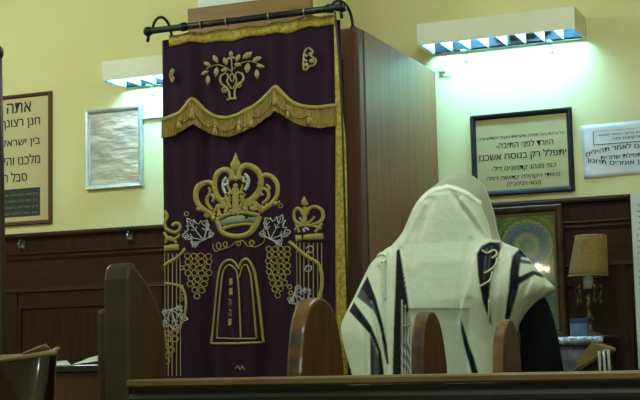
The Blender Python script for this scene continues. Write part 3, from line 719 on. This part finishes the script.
mb.prism([(yn+.05, p0), (yn+.001, p0), (yn+.004, p0-.006), (yn-.002, p0-.010), (yn-.006, p0-.016), (yn-.004, p0-.024), (yn+.003, p0-.028), (yn+.05, p0-.028)], 0, XP+.049, 1.299); mb.build('rail_moulding', RAILD, tn)
# the three pews in front of it
def roundprof(pts): return pts
Xr = XP+.037
specs = (
 ('round-ended wooden pew in front of the purple curtain', [(302, 372), (303.5, 345), (306, 322), (311, 306), (318, 298.5), (324, 298), (331, 304), (336.5, 316), (340.5, 334), (343.5, 355), (345, 374)]),
 ('round-ended wooden pew in front of the centre of the striped shawl', [(424, 372), (424, 345), (425.5, 326), (429, 314), (433.5, 311), (438, 316), (442, 328), (445, 345), (447, 360), (448, 374)]),
 ('round-ended wooden pew in front of the black sleeve, farthest forward', [(503.5, 372), (503.5, 350), (505, 333), (508.5, 322), (511.5, 319.5), (515, 324), (518, 334), (520.5, 348), (522, 374)]))
for lab, pts in specs:
    pew(False, lab, endprof(catmull(pts, 4), Xr), .93, .037, [PEW, PEWE])

# ------------------------------------------------------------------ the praying man
YM = 4.85
def mp(px, py): p = at(px, py, YM); return p.x, p.z
man = thing('person', 'person seen from behind under a cream prayer shawl with black stripes', 'person', (-1.5, YM, 0))
XC = mp(455, 250)[0]
def skin_obj(name, joints, edges, m, parent, lev=2):
    """joints name -> (x,y,z,r)"""
    names = list(joints); me = bpy.data.meshes.new(name)
    me.from_pydata([joints[k][:3] for k in names], [(names.index(a_), names.index(b_)) for a_, b_ in edges], [])
    o = bpy.data.objects.new(name, me); COL.objects.link(o)
    sm = o.modifiers.new('skin', 'SKIN'); sm.use_smooth_shade = True
    o.data.skin_vertices
    for i, k in enumerate(names):
        r = joints[k][3]; r = r if isinstance(r, tuple) else (r, r)
        o.data.skin_vertices[0].data[i].radius = r; o.data.skin_vertices[0].data[i].use_root = (i == 0)
    ss = o.modifiers.new('sub', 'SUBSURF'); ss.levels = lev; ss.render_levels = lev
    bpy.context.view_layer.update()
    me2 = bpy.data.meshes.new_from_object(o.evaluated_get(bpy.context.evaluated_depsgraph_get()))
    for p in me2.polygons: p.use_smooth = True
    me2.materials.clear(); me2.materials.append(m)
    bpy.data.objects.remove(o)
    r = bpy.data.objects.new(name, me2); COL.objects.link(r); r.parent = parent; r.matrix_parent_inverse = Matrix.Translation(-parent.location)
    return r
J = dict(pelvis=(XC, YM+.02, .92, (.15, .11)), belly=(XC, YM+.03, 1.1, (.14, .11)), chest=(XC, YM+.01, 1.28, (.15, .10)), neck=(XC, YM+.02, 1.43, .06), jaw=(XC, YM+.05, 1.50, .07), skull=(XC, YM+.03, 1.585, (.075, .085)), crown=(XC, YM+.02, 1.635, .055),
         nose=(XC, YM+.145, 1.55, .014))
E_ = [('pelvis', 'belly'), ('belly', 'chest'), ('chest', 'neck'), ('neck', 'jaw'), ('jaw', 'skull'), ('skull', 'crown'), ('skull', 'nose')]
er = mp(556, 385)
for s, tg, ex, ez in ((-1, 'l', XC-.29, 1.08), (1, 'r', er[0]-.04, er[1])):
    J['sh'+tg] = (XC+s*.185, YM+.01, 1.365, .055); J['el'+tg] = (ex, YM+.03, ez, .045); J['wr'+tg] = (XC+s*.11, YM+.24, 1.10, .028); J['pa'+tg] = (XC+s*.07, YM+.31, 1.12, (.034, .018))
    E_ += [('chest', 'sh'+tg), ('el'+tg, 'wr'+tg), ('wr'+tg, 'pa'+tg)]+([('sh'+tg, 'el'+tg)] if s < 0 else [])
    for i, (dx, dz, l) in enumerate(((.032, .014, .07), (.012, .018, .08), (-.010, .018, .075), (-.03, .012, .06))):
        J['f%d%s' % (i, tg)] = (XC+s*(.06-.02)-s*dx*.2, YM+.345, 1.105+dx*.8, .009); J['g%d%s' % (i, tg)] = (XC+s*(.03-.02*l), YM+.345+l*.3, 1.10+dx*.8, .0075)
        E_ += [('pa'+tg, 'f%d%s' % (i, tg)), ('f%d%s' % (i, tg), 'g%d%s' % (i, tg))]
    J['t0'+tg] = (XC+s*.06, YM+.285, 1.155, .010); J['t1'+tg] = (XC+s*.035, YM+.31, 1.175, .008); E_ += [('pa'+tg, 't0'+tg), ('t0'+tg, 't1'+tg)]
    if s > 0: ma_ = mp(545, 322); J['mid'+tg] = (ma_[0]-.035, YM+.03, ma_[1], .045); E_ += [('shr', 'midr'), ('midr', 'elr')]
    J['hip'+tg] = (XC+s*.09, YM+.02, .86, .085); J['kn'+tg] = (XC+s*.1, YM+.03, .48, .055); J['an'+tg] = (XC+s*.1, YM, .09, .04); J['to'+tg] = (XC+s*.115, YM+.15, .045, .035)
    E_ += [('pelvis', 'hip'+tg), ('hip'+tg, 'kn'+tg), ('kn'+tg, 'an'+tg), ('an'+tg, 'to'+tg)]
body = skin_obj('body', J, E_, SKIN, man)
mb = MB(); mb.ball((XC, YM+.018, 1.60), (.088, .10, .085), 12); mb.build('hair', HAIR, man)
JJ = dict(hips=(XC, YM+.02, .82, (.21, .15)), belly=(XC, YM+.03, 1.08, (.18, .145)), chest=(XC, YM+.01, 1.27, (.185, .135)), neck=(XC, YM+.02, 1.40, .085))
EE = [('hips', 'belly'), ('belly', 'chest'), ('chest', 'neck')]
for s, tg in ((-1, 'l'), (1, 'r')):
    a_, b_, c_ = J['sh'+tg], J['el'+tg], J['wr'+tg]
    if s > 0:
        sr = mp(524, 276); JJ['sh'+tg] = (sr[0]-.03, YM+.02, sr[1]+.0, .07)
        m1 = mp(545, 322); JJ['mid'+tg] = (m1[0]-.035, YM+.03, m1[1], .070); JJ['el'+tg] = (b_[0], b_[1]+.01, b_[2]-.05, .080); JJ['fo'+tg] = ((b_[0]+c_[0])/2+.02, (b_[1]+c_[1])/2, 1.05, .06); JJ['wr'+tg] = (*c_[:3], .045)
        EE += [('chest', 'sh'+tg), ('sh'+tg, 'mid'+tg), ('mid'+tg, 'el'+tg), ('el'+tg, 'fo'+tg), ('fo'+tg, 'wr'+tg)]
    else:
        JJ['sh'+tg] = (*a_[:3], .07); JJ['el'+tg] = (*b_[:3], .062); JJ['wr'+tg] = (*c_[:3], .045); EE += [('chest', 'sh'+tg), ('sh'+tg, 'el'+tg), ('el'+tg, 'wr'+tg)]
jk = skin_obj('jacket', JJ, EE, CLOTH, man); jk['label'] = 'black jacket with its right sleeve showing below the shawl'
TT = dict(pelvis=(XC, YM+.02, .90, (.165, .125))); TE = []
for s, tg in ((-1, 'l'), (1, 'r')):
    TT['h'+tg] = (XC+s*.09, YM+.02, .82, .105); TT['k'+tg] = (XC+s*.1, YM+.03, .48, .078); TT['a'+tg] = (XC+s*.1, YM, .11, .066); TE += [('pelvis', 'h'+tg), ('h'+tg, 'k'+tg), ('k'+tg, 'a'+tg)]
skin_obj('trousers', TT, TE, CLOTH, man)
for s in (-1, 1):
    mb = MB(); mb.ball((XC+s*.11, YM+.07, .045), (.05, .15, .045), 10); mb.build('shoe', SHOE, man)
# shawl: outlines of the cloth as (px, py) on the man's plane
LO = [(464, 174), (456, 175.5), (448, 178.5), (442, 182), (433, 188), (424, 196), (416, 209), (409, 227), (403, 240), (396, 248), (386, 251), (379, 253), (374, 262), (366, 277), (355, 300), (342, 327), (346, 342), (350, 355), (356, 373), (362, 400), (368, 470)]
RO = [(467, 174), (473, 176), (478, 180), (483, 185), (488, 198), (493, 214), (496, 230), (500, 241), (509, 245), (520, 249), (527, 257), (535, 267), (544, 277), (554, 287), (553, 290), (540, 300), (529, 314), (520, 326), (516, 340), (513, 372), (512, 400), (512, 470)]
def outl(L_):
    q = [mp(*p) for p in L_]; q = [(z, x) for x, z in q]; q.sort(); return q
lo, ro = outl(LO), outl(RO)
ztop = max(lo[-1][0], ro[-1][0]); zbot = .66
hood_b = [(zbot, .20), (1.0, .20), (1.25, .185), (1.38, .165), (1.45, .145), (1.55, .135), (1.62, .125), (1.68, .09), (1.705, .055), (ztop, .006)]
front_b = [(zbot, .15), (1.05, .15), (1.3, .14), (1.45, .12), (1.6, .12), (1.68, .09), (1.705, .05), (ztop, .006)]
def poly2(pts):
    return [mp(*p) for p in pts]
def sdist(P, x, z):
    """signed distance, positive inside"""
    ins = False; d = 9
    n_ = len(P)
    for i in range(n_):
        x1_, z1_ = P[i]; x2_, z2_ = P[(i+1) % n_]
        if (z1_ > z) != (z2_ > z) and x < (x2_-x1_)*(z-z1_)/(z2_-z1_)+x1_: ins = not ins
        dx, dz = x2_-x1_, z2_-z1_; t_ = max(0, min(1, ((x-x1_)*dx+(z-z1_)*dz)/(dx*dx+dz*dz+1e-12)))
        d = min(d, math.hypot(x-x1_-dx*t_, z-z1_-dz*t_))
    return d if ins else -d
def sst(t): t = max(0, min(1, t)); return t*t*(3-2*t)
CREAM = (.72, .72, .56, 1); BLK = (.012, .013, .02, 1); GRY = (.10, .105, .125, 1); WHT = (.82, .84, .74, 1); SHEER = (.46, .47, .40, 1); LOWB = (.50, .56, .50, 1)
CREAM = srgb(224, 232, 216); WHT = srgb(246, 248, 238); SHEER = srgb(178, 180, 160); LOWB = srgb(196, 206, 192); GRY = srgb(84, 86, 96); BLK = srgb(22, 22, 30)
PAINT = [  # (colour, polygon) in order
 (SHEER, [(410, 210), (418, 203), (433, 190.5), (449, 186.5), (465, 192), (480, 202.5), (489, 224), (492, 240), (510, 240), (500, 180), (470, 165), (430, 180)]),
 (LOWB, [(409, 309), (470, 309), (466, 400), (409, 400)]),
 (BLK, [(396.5, 251), (399.5, 248), (404, 275), (408, 300), (409.6, 320), (409.4, 480), (391.5, 480), (392.8, 360), (394, 320), (395.5, 280)]),
 (WHT, [(401.6, 300), (402.4, 300), (402.8, 480), (401.4, 480)]), (WHT, [(404.8, 305), (405.6, 305), (406, 480), (404.9, 480)]), (WHT, [(407.6, 312), (408.2, 312), (408.3, 480), (407.5, 480)]),
 (BLK, [(367.5, 276), (370.5, 284), (376, 299), (383, 324), (387, 345), (388.8, 364), (386.5, 364), (380, 328), (372, 302), (360, 290)]),
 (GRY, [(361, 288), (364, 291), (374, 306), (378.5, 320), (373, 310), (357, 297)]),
 (BLK, [(354, 302), (362, 313), (371, 326), (377, 340), (381, 352), (384, 372), (384, 480), (380, 480), (378, 352), (370, 334), (349, 311)]),
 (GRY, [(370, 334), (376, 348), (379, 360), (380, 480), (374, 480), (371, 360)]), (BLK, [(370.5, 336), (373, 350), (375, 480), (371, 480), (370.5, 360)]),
 (BLK, [(481, 246), (490, 242), (502, 242), (501, 248), (497, 260), (491, 277), (489, 299), (492, 326), (488.5, 320), (482, 299), (478, 276), (476.6, 254)]),
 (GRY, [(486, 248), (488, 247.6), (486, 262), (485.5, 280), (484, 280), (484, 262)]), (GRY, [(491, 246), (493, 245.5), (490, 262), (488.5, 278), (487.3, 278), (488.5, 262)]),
 (BLK, [(460.5, 318), (463.5, 326), (469, 345), (474, 358), (479, 376), (510, 480), (503, 480), (472, 374), (464, 345), (461, 330)]),
 (BLK, [(512.5, 256), (516, 252), (520.5, 249), (521.5, 256), (519, 272), (519.5, 284), (514, 304), (509.5, 319), (505, 319), (508.5, 290), (510, 270)]),
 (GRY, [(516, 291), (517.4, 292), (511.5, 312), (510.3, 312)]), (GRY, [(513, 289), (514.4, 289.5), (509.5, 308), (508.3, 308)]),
 (BLK, [(518, 247), (524, 250), (529, 258), (521, 257)]), (GRY, [(520, 259), (530, 261), (533, 264.5), (520, 263)]),
 (BLK, [(518, 277.5), (526, 273.5), (533, 270.5), (536, 274), (528, 279), (519, 284.5)]), (BLK, [(533, 270.5), (541, 273), (547, 277.5), (540, 277), (534, 274.5)]),
]
PAINT = [(c, poly2(p)) for c, p in PAINT]
bbox = [(min(q[0] for q in p), max(q[0] for q in p), min(q[1] for q in p), max(q[1] for q in p)) for c, p in PAINT]
BAND = [mp(*p) for p in catmull([(414, 208), (418.6, 203), (425, 195.5), (433, 190), (441, 187.5), (449, 186.4), (457, 188.5), (465, 192), (472, 196.5), (480, 202.5)], 4)]
LAYERS = [(.014, .006, poly2([(388, 252), (398, 247), (401, 250), (406, 282), (410.5, 310), (410.5, 480), (385, 480), (386, 310)])),
          (.016, .006, poly2([(476, 251), (484, 241), (505, 238), (522, 244), (516, 270), (514, 300), (514, 480), (454, 480), (457, 320), (468, 285)])),
          (.016, .006, poly2([(511, 254), (518, 244), (530, 250), (560, 284), (556, 296), (526, 330), (504, 334), (507, 290)])),
          (-.008, .004, poly2([(405, 309), (470, 309), (466, 480), (405, 480)])),
          (-.016, .014, poly2([(366, 300), (370, 300), (386, 372), (386, 470), (380, 470), (376, 350)]))]
def foldz(x, z):
    h = 0
    for hh, w, P in LAYERS: h += hh*sst((sdist(P, x, z)+w)/(2*w))
    return h
FL = [([(418, 204), (433, 191), (449, 187.4), (465, 193), (480, 203.5)], .006, .006), ([(462, 200), (478, 220), (492, 241)], .012, .010), ([(452, 195), (470, 216), (486, 246)], -.010, .012), ([(424, 204), (412, 228), (402, 246)], .008, .010), ([(432, 200), (420, 232), (412, 262)], -.006, .014), ([(470, 240), (462, 280), (458, 320)], -.008, .012),
      ([(500, 262), (494, 300), (492, 372)], -.010, .012), ([(470, 300), (474, 340), (486, 380)], -.006, .012), ([(530, 280), (522, 300), (514, 322)], -.010, .010), ([(545, 286), (530, 300), (518, 322)], .008, .008), ([(360, 318), (366, 345), (368, 380)], -.008, .010), ([(378, 268), (384, 300), (387, 372)], -.01, .010)]
FL = [([mp(*p) for p in pts], h, w) for pts, h, w in FL]
def linedist(pts, x, z):
    d = 9
    for (a_, b_), (c_, e_) in zip(pts, pts[1:]):
        dx, dz = c_-a_, e_-b_; t_ = max(0, min(1, ((x-a_)*dx+(z-b_)*dz)/(dx*dx+dz*dz))); d = min(d, math.hypot(x-a_-dx*t_, z-b_-dz*t_))
    return d
def smooth_outline(L_, w=.05):
    zs = [L_[0][0]+(L_[-1][0]-L_[0][0])*i/200 for i in range(201)]
    return [(z, sum(lerp_curve(L_, z+w*k/6) for k in range(-6, 7))/13) for z in zs]
los, ros = smooth_outline(lo), smooth_outline(ro)
def depth(x, z, e):
    xl, xr = lerp_curve(los, z), lerp_curve(ros, z); u = min(1, abs(x-(xl+xr)/2)/max(.004, (xr-xl)/2))
    return lerp_curve(hood_b, z)*(1-u**2.2)**.5*e+lerp_curve(hood_b, z)*.12*e
def tallit():
    rows = []; cols = []; NB, NF = 230, 30
    zs = []; z = ztop-.0005
    while z > zbot:
        zs.append(z); z -= .0018 if z > ztop-.02 else (.0032 if z > 1.0 else .02)
    for z in zs:
        xl, xr = lerp_curve(lo, z), lerp_curve(ro, z)
        if z > ztop-.004: xl, xr = min(xl, xr-.004), max(xr, xl+.004)
        xc, a_ = (xl+xr)/2, (xr-xl)/2; bb, fb = lerp_curve(hood_b, z), lerp_curve(front_b, z)
        r = []; c_ = []
        for k in range(NB+1):
            th = PI*k/NB; u = -math.cos(th)
            x = xc+a_*u; e = min(1, math.sin(th)*2.2); y = YM-depth(x, z, min(1, abs(math.sin(th))*2.4)**.7)
            x0 = x; g = YM/y; x, zq = x*g, CAMH+(z-CAMH)*g      # where this spot is sighted on the man's plane
            y -= foldz(x, zq)*e
            for pts, h, w in FL:
                d = linedist(pts, x, zq)
                if d < w*2.5: y -= h*math.exp(-(d/w)**2)*e
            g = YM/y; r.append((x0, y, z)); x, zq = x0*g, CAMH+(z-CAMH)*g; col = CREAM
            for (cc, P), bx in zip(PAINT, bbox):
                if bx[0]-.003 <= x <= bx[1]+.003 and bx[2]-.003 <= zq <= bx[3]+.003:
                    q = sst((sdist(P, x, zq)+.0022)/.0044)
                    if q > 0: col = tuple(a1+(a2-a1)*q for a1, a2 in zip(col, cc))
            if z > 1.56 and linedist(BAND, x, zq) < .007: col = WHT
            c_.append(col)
        for k in range(1, NF):
            th = PI*k/NF; r.append((xc+a_*math.cos(th), YM+fb*abs(math.sin(th))**.8, z)); c_.append(CREAM)
        rows.append(r); cols.append(c_)
    mb = MB(); mb.grid(rows, close=True)
    n_ = len(rows[0]); mb.f.append(list(range(n_))); mb.mi.append(0); mb.smooth.append(True)
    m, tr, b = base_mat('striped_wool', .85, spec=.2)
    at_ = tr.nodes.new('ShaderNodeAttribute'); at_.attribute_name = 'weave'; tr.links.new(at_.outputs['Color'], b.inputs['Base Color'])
    tc = tr.nodes.new('ShaderNodeTexCoord'); nz = tr.nodes.new('ShaderNodeTexNoise'); nz.inputs['Scale'].default_value = 26; nz.inputs['Detail'].default_value = 5
    tr.links.new(tc.outputs['Object'], nz.inputs['Vector']); bp = tr.nodes.new('ShaderNodeBump'); bp.inputs['Strength'].default_value = .35; bp.inputs['Distance'].default_value = .012
    tr.links.new(nz.outputs[0], bp.inputs['Height']); tr.links.new(bp.outputs[0], b.inputs['Normal'])
    b.inputs['Sheen Weight'].default_value = .1
    o = mb.build('prayer_shawl', m, man, fix=False)
    ca = o.data.color_attributes.new('weave', 'FLOAT_COLOR', 'POINT')
    flat = [v for r in cols for c_ in r for v in c_]; ca.data.foreach_set('color', flat)
    return o
sh = tallit(); sh['label'] = 'cream prayer shawl with black stripes drawn over the head'
def back(px, py, off):
    x, z = mp(px, py); f = foldz(x, z); y = YM-.15
    for _ in range(6):
        X, Z = x*y/YM, CAMH+(z-CAMH)*y/YM; xl, xr = lerp_curve(lo, Z), lerp_curve(ro, Z); xc, a_ = (xl+xr)/2, (xr-xl)/2
        y = YM-depth(X, Z, min(1, math.sqrt(max(0, 1-((X-xc)/a_)**2))*2.4)**.7)-f
    y -= off
    return Vector((x*y/YM, y, CAMH+(z-CAMH)*y/YM))
for pts in ([(482, 250), (487, 253), (494, 250), (497, 254), (492, 258)], [(484, 273), (490, 270), (496, 264), (497, 258)], [(479, 287), (484, 284), (490, 280), (492, 272)], [(489, 300), (489, 312), (488, 322)], [(377, 257), (381, 254.5), (386, 256), (386, 261), (381, 262)], [(384, 262), (383, 280), (385, 300)]):
    mb = MB(); mb.tube([back(*p, .008) for p in catmull(pts, 4)], .0038, 6); mb.build('knotted_fringe_cord', CORD, sh)

# ------------------------------------------------------------------ reading stand, lamp and small things on the right
sx0, sx1 = at(545, 336, STY).x-.35, at(603, 336, STY).x
st = thing('reading_stand', 'reading stand under a silver embossed cloth beside the praying man', 'stand', ((sx0+sx1)/2, (STY+YW)/2, 0))
mb = MB(); mb.box(sx0+.02, sx1-.02, STY+.03, YW-.06, 0, ZS-.03); mb.build('cabinet_body', WAINS, st)
rows = []
for i in range(61):
    x = sx0+(sx1-sx0)*i/60
    rows.append([(x, YW-.06, ZS-.002), (x, STY+.02, ZS-.002), (x, STY+.004, ZS-.004), (x, STY-.004-.003*math.sin(i*.9), ZS-.016), (x, STY-.004-.003*math.sin(i*.9+.3), ZS-.036)])
mb = MB(); mb.grid(rows); mb.build('embossed_cloth', STANDC, st, solid=.003)
rows = []
for i in range(81):
    x = sx0+.004+(sx1-sx0-.05)*i/80
    rows.append([(x, STY+.012-.007*math.sin(i*.7)*k/6, ZS-.03-.5*k/6) for k in range(7)])
mb = MB(); mb.grid(rows); mb.build('hanging_drape', DRAPE, st, solid=.003)
# bookrest in front of the stand
YK = 5.5
def kp(px, py): p = at(px, py, YK); return p
A_, B_, C_ = kp(572, 371), kp(590, 343.5), kp(608, 348)
bk = thing('bookrest', 'tan slanted bookrest with milky plastic pleats in front of the reading stand', 'bookrest', (A_.x, YK, 0))
mb = MB(); mb.prism([(A_.x, A_.z), (A_.x+.012, A_.z-.012), (C_.x, C_.z-.012), (C_.x, C_.z), (B_.x+.02, B_.z), (B_.x, B_.z)], 1, YK, YK+.16); mb.build('sloping_top', TANW, bk, .003)
mb = MB(); mb.tube([A_+Vector((0, -.003, -.004)), (A_+C_)/2+Vector((0, -.004, -.003)), C_+Vector((0, -.003, -.004))], .0045, 6); mb.build('front_lip', LIP, bk)
mb = MB(); mb.box(A_.x+.05, C_.x-.012, YK+.02, YK+.15, 0, A_.z+.015); mb.build('pedestal', WAINS, bk)
mb = MB()
for k, px in enumerate((600.5, 605, 609.5)):
    a, b = kp(px-1.2, 351-k*.8), kp(px+1.2+k*.6, 400); rows = [[(a.x+(b.x-a.x)*v-.006+.012*u, YK-.006-.008*math.sin(PI*u), a.z+(b.z-a.z)*v) for u in (0, .25, .5, .75, 1)] for v in (0, .3, .6, 1)]
    mb.grid(rows)
mb.build('plastic_pleat', PLAST, bk, solid=.001)
# table lamp
yl = 5.98; lb = at(590, 333, yl); sc_ = 6.2/1404
lt = thing('table_lamp', 'brass table lamp with a tan fabric shade on the reading stand', 'lamp', (lb.x, yl, ZS))
s0, s1 = at(588, 276, yl), at(591, 236, yl); R0, R1 = 19*sc_, 15*sc_
mb = MB(); vs = []; n_ = 40
for j in range(9):
    f = j/8; r = R0+(R1-R0)*f
    vs.append([(s0.x+(s1.x-s0.x)*f+r*math.cos(2*PI*k/n_), yl+r*math.sin(2*PI*k/n_), s0.z+(s1.z-s0.z)*f) for k in range(n_)])
mb.grid(vs, close=True); shd = mb.build('lamp_shade', SHADE, lt, solid=.002)
for cz, cx, r in ((s0.z, s0.x, R0), (s1.z, s1.x, R1)):
    mb = MB(); mb.tube([(cx+r*math.cos(2*PI*k/32), yl+r*math.sin(2*PI*k/32), cz) for k in range(33)], .0028, 6); mb.build('shade_rim', LIP, shd)
lx = lb.x
mb = MB(); mb.lathe([(.0, s0.z-.055), (.022, s0.z-.055), (.022, s0.z-.004), (.012, s0.z+.0), (.012, s0.z+.05)], (at(588, 282, yl).x, yl, 0), 16); mb.build('candle_sleeve', IVORY, lt)
mb = MB(); mb.lathe([(.0, 0), (.05, 0), (.052, .008), (.03, .018), (.014, .03), (.011, .06), (.022, .075), (.012, .09), (.010, .12), (.02, .135), (.011, .15), (.010, s0.z-.055-ZS)], (lx, yl, ZS), 20); mb.build('stem', BRASS, lt)
zm = s0.z-.075
mb = MB()
for k in range(5):
    a_ = 2*PI*k/5+.4; c, s = math.cos(a_), math.sin(a_)
    mb.tube([(lx+c*q, yl+s*q, zm+h) for q, h in ((.008, -.03), (.03, -.035), (.05, -.015), (.055, .012), (.045, .022))], [.005, .006, .005, .004, .003], 6)
    mb.ball((lx+c*.053, yl+s*.053, zm+.026), (.011, .011, .013), 6); mb.ball((lx+c*.05, yl+s*.05, zm-.035), (.007, .007, .015), 6)
mb.build('scroll_arms', BRASS, lt)
# small blue box
a, b = at(570, 332, 5.84), at(586, 314.5, 5.84)
bb_ = thing('blue_box', 'small pale blue box on the reading stand below the lamp', 'box', ((a.x+b.x)/2, 5.87, ZS))
mb = MB(); mb.box(a.x, b.x, 5.84, 5.90, ZS, ZS+.054); mb.build('box_body', BLUE, bb_, .003)
mb = MB(); mb.box(a.x-.001, b.x+.001, 5.839, 5.901, ZS+.054, ZS+.074); mb.build('lid', BLUED, bb_, .002)

# ------------------------------------------------------------------ left side: post, bag, papers
pb, ptp = at(2.5, 330, 2.9), at(-2.2, 56, 2.9)
po = thing('wooden_post', 'dark wooden post with a rounded finial at the left picture edge', 'post', (pb.x, 2.9, 0))
pts = [Vector((pb.x-.004, 2.9, .02)), pb+Vector((-.004, 0, 0)), pb.lerp(ptp, .5)+Vector((-.001, 0, 0)), ptp]
mb = MB(); mb.tube(pts, [.016, .013, .0115, .0105], 12); mb.build('shaft', POSTW, po)
mb = MB(); mb.ball(ptp+Vector((0, 0, .008)), (.015, .015, .02), 8); mb.build('finial', POSTW, po)
mb = MB(); mb.lathe([(.16, 0), (.16, .02), (.05, .035), (.02, .06)], (pb.x-.004, 2.9, 0), 20); mb.build('foot', POSTW, po)
# low cabinet with papers
YT = 3.4
a, b = at(20, 366, YT), at(99, 366, YT); zt = a.z
kb = thing('low_cabinet', 'low red brown wooden cabinet behind the vinyl bag at lower left', 'cabinet', ((a.x+b.x)/2-.2, YT, 0))
mb = MB(); mb.box(a.x-.5, b.x+.005, YT+.02, YT+.21, 0, zt-.02); mb.build('body', CABR, kb, .003)
mb = MB(); mb.box(a.x-.52, b.x+.02, YT, YT+.22, zt-.02, zt); mb.build('top_slab', mat('cabinet_top_dark', srgb(40, 44, 48), srgb(30, 33, 36), 9, .3, coat=.3), kb, .003)
def sheet(pts, nm, lab):
    q = [at(px, py, Y) for px, py, Y in pts]; q0 = [Vector((p.x, p.y, zt+.001)) for p in q]
    mb = MB(); rows = []
    for i in range(7):
        r = []
        for k in range(7):
            u, v = k/6, i/6; p = q[0].lerp(q[1], u).lerp(q[3].lerp(q[2], u), v); r.append(p+Vector((0, 0, .004*math.sin(PI*u)*math.sin(PI*v))))
        rows.append(r)
    mb.grid(rows); return tag(mb.build(nm, PAPER, solid=.0006), lab, 'paper', 'papers on the low cabinet')
sheet([(54, 365.6, YT+.03), (71, 364.8, YT+.03), (67, 360.5, YT+.2), (55, 361.5, YT+.2)], 'paper_sheet', 'white paper sheet lying flat beside the vinyl bag')
sheet([(72, 364.6, YT+.03), (98, 361, YT+.03), (98, 355.5, YT+.2), (90, 358, YT+.2)], 'paper_sheet', 'white paper sheet with a raised corner next to the dark pew end')
# bag on a stool
YBG = 1.86
def bg(px, py, d=0): return at(px, py, YBG+d)
zb0 = .72
stl = thing('stool', 'plain wooden stool carrying the maroon bag at lower left', 'stool', (bg(15, 400).x, YBG+.1, 0))
cx = bg(10, 400).x-.06
cx -= .03; mb = MB(); mb.box(cx-.14, cx+.14, YBG-.06, YBG+.24, zb0-.03, zb0); mb.build('seat', PEW, stl, .005)
for sx in (-.12, .12):
    for sy in (-.04, .22):
        mb = MB(); mb.box(cx+sx-.015, cx+sx+.015, YBG+sy-.015, YBG+sy+.015, 0, zb0-.03); mb.build('leg', PEW, stl, .003)
bag = thing('vinyl_bag', 'glossy dark maroon vinyl bag with a tan lip at lower left corner', 'bag', ((bg(10, 400).x), YBG+.06, zb0))
xa, xb = bg(-40, 370, .1).x, bg(58, 370, .08).x+.006
rows = []
NU = 64
topf = lambda u: lerp_curve([(0, bg(0, 360).z), (.5, bg(10, 359).z), (.7, bg(28, 357).z), (.88, bg(44, 354).z), (1, bg(56, 351).z)], u)
for i in range(15):
    v = i/14; r = []
    for k in range(NU):
        a_ = 2*PI*k/NU; u = .5+.5*math.copysign(abs(math.cos(a_))**.6, math.cos(a_)); y = YBG+.06-.055*math.copysign(abs(math.sin(a_))**.7, math.sin(a_))*(1-.35*v)
        zt_ = topf(u); sag = .016*math.sin(v*8+u*5)*math.sin(PI*v)
        r.append((xa+(xb-xa)*u, y-sag-.032*math.sin(PI*v), zb0+(zt_-zb0)*v+(.007 if (y > YBG+.06 and v > .9) else 0)-.005*v))
    rows.append(r)
mb = MB(); mb.grid(rows, close=True); mb.f.append(list(range(NU))); mb.mi.append(0); mb.smooth.append(False); mb.build('bag_body', MAROON, bag, fix=False)
mb = MB(); mb.tube([Vector(p)+Vector((0, 0, .002)) for p in rows[-1]]+[Vector(rows[-1][0])+Vector((0, 0, .002))], .004, 8, cap=False); mb.build('lip', LIP, bag)
mb = MB(); c_ = bg(44, 353, .1); mb.grid([[(c_.x-.035+.045*u, YBG+.11-.02*v, c_.z-.012+.014*u+.012*v) for u in (0, .33, .66, 1)] for v in (0, .5, 1)]); mb.build('flap', LIP, bag, solid=.003)

# ------------------------------------------------------------------ pendant lamp and added unseen lights (out of the frame)
def pend():
    a, b = at(538, 268, 12.3), at(546.5, 269, 12.3)     # mirrored in the glazing of the mosaic picture
    Yp = 2*(YW-.068)-12.3
    t = thing('pendant_lamp', 'two-bulb brass pendant lamp hanging behind the viewer', 'lamp', (a.x, Yp, ZC))
    mb = MB(); mb.tube([(a.x, Yp, ZC), (a.x, Yp, a.z+.12)], .008, 8); mb.tube([(a.x, Yp, a.z+.12), (b.x+.01, Yp, a.z+.12)], .008, 8); mb.build('stem', BRASS, t)
    for p, r in ((a, .034), (b, .02)):
        mb = MB(); mb.ball((p.x, Yp, p.z), r, 10); mb.build('bulb', BULB, t)
        mb = MB(); mb.tube([(p.x, Yp, p.z+r*.9), (p.x, Yp, a.z+.125)], .010, 8); mb.build('socket', BRASS, t)
pend()
def point_light(name, loc, power, col, r=.14):  # bare point light, no lamp body is modelled
    l = bpy.data.lights.new(name, 'POINT'); l.shadow_soft_size = r; l.energy = power; l.color = col
    o = bpy.data.objects.new(name, l); COL.objects.link(o); o.location = loc; return o
ROOML = (1, 1.24, 1.14)
point_light('unseen_light', (-.2, .6, 2.75), 30, ROOML)  # stands in for unseen ceiling lamps of the room
point_light('unseen_light', (.6, -1.6, 2.6), 26, ROOML)  # added behind the viewer to lighten the rail face and near pew edges
point_light('unseen_light', (-3.6, 1.6, 2.75), 36, ROOML)  # unseen stand-in for ceiling lamps on the left
point_light('unseen_light', (-4.3, 4.3, 3.0), 40, ROOML)  # added close to the front wall to wash its left part
point_light('unseen_light', (-1.2, 4.2, 3.05), 26, ROOML)  # added wall wash above the praying man
point_light('unseen_light', (1.0, 4.0, 3.0), 12, ROOML)  # weak added wall wash for the right side
w = bpy.data.worlds.new('world'); SC.world = w; w.use_nodes = True
w.node_tree.nodes['Background'].inputs[0].default_value = (.5, .5, .45, 1); w.node_tree.nodes['Background'].inputs[1].default_value = .05

SC.view_settings.view_transform = 'Standard'; SC.view_settings.look = 'None'
SC.view_settings.gamma = 1; SC.view_settings.use_curve_mapping = False; SC.view_settings.exposure = 0
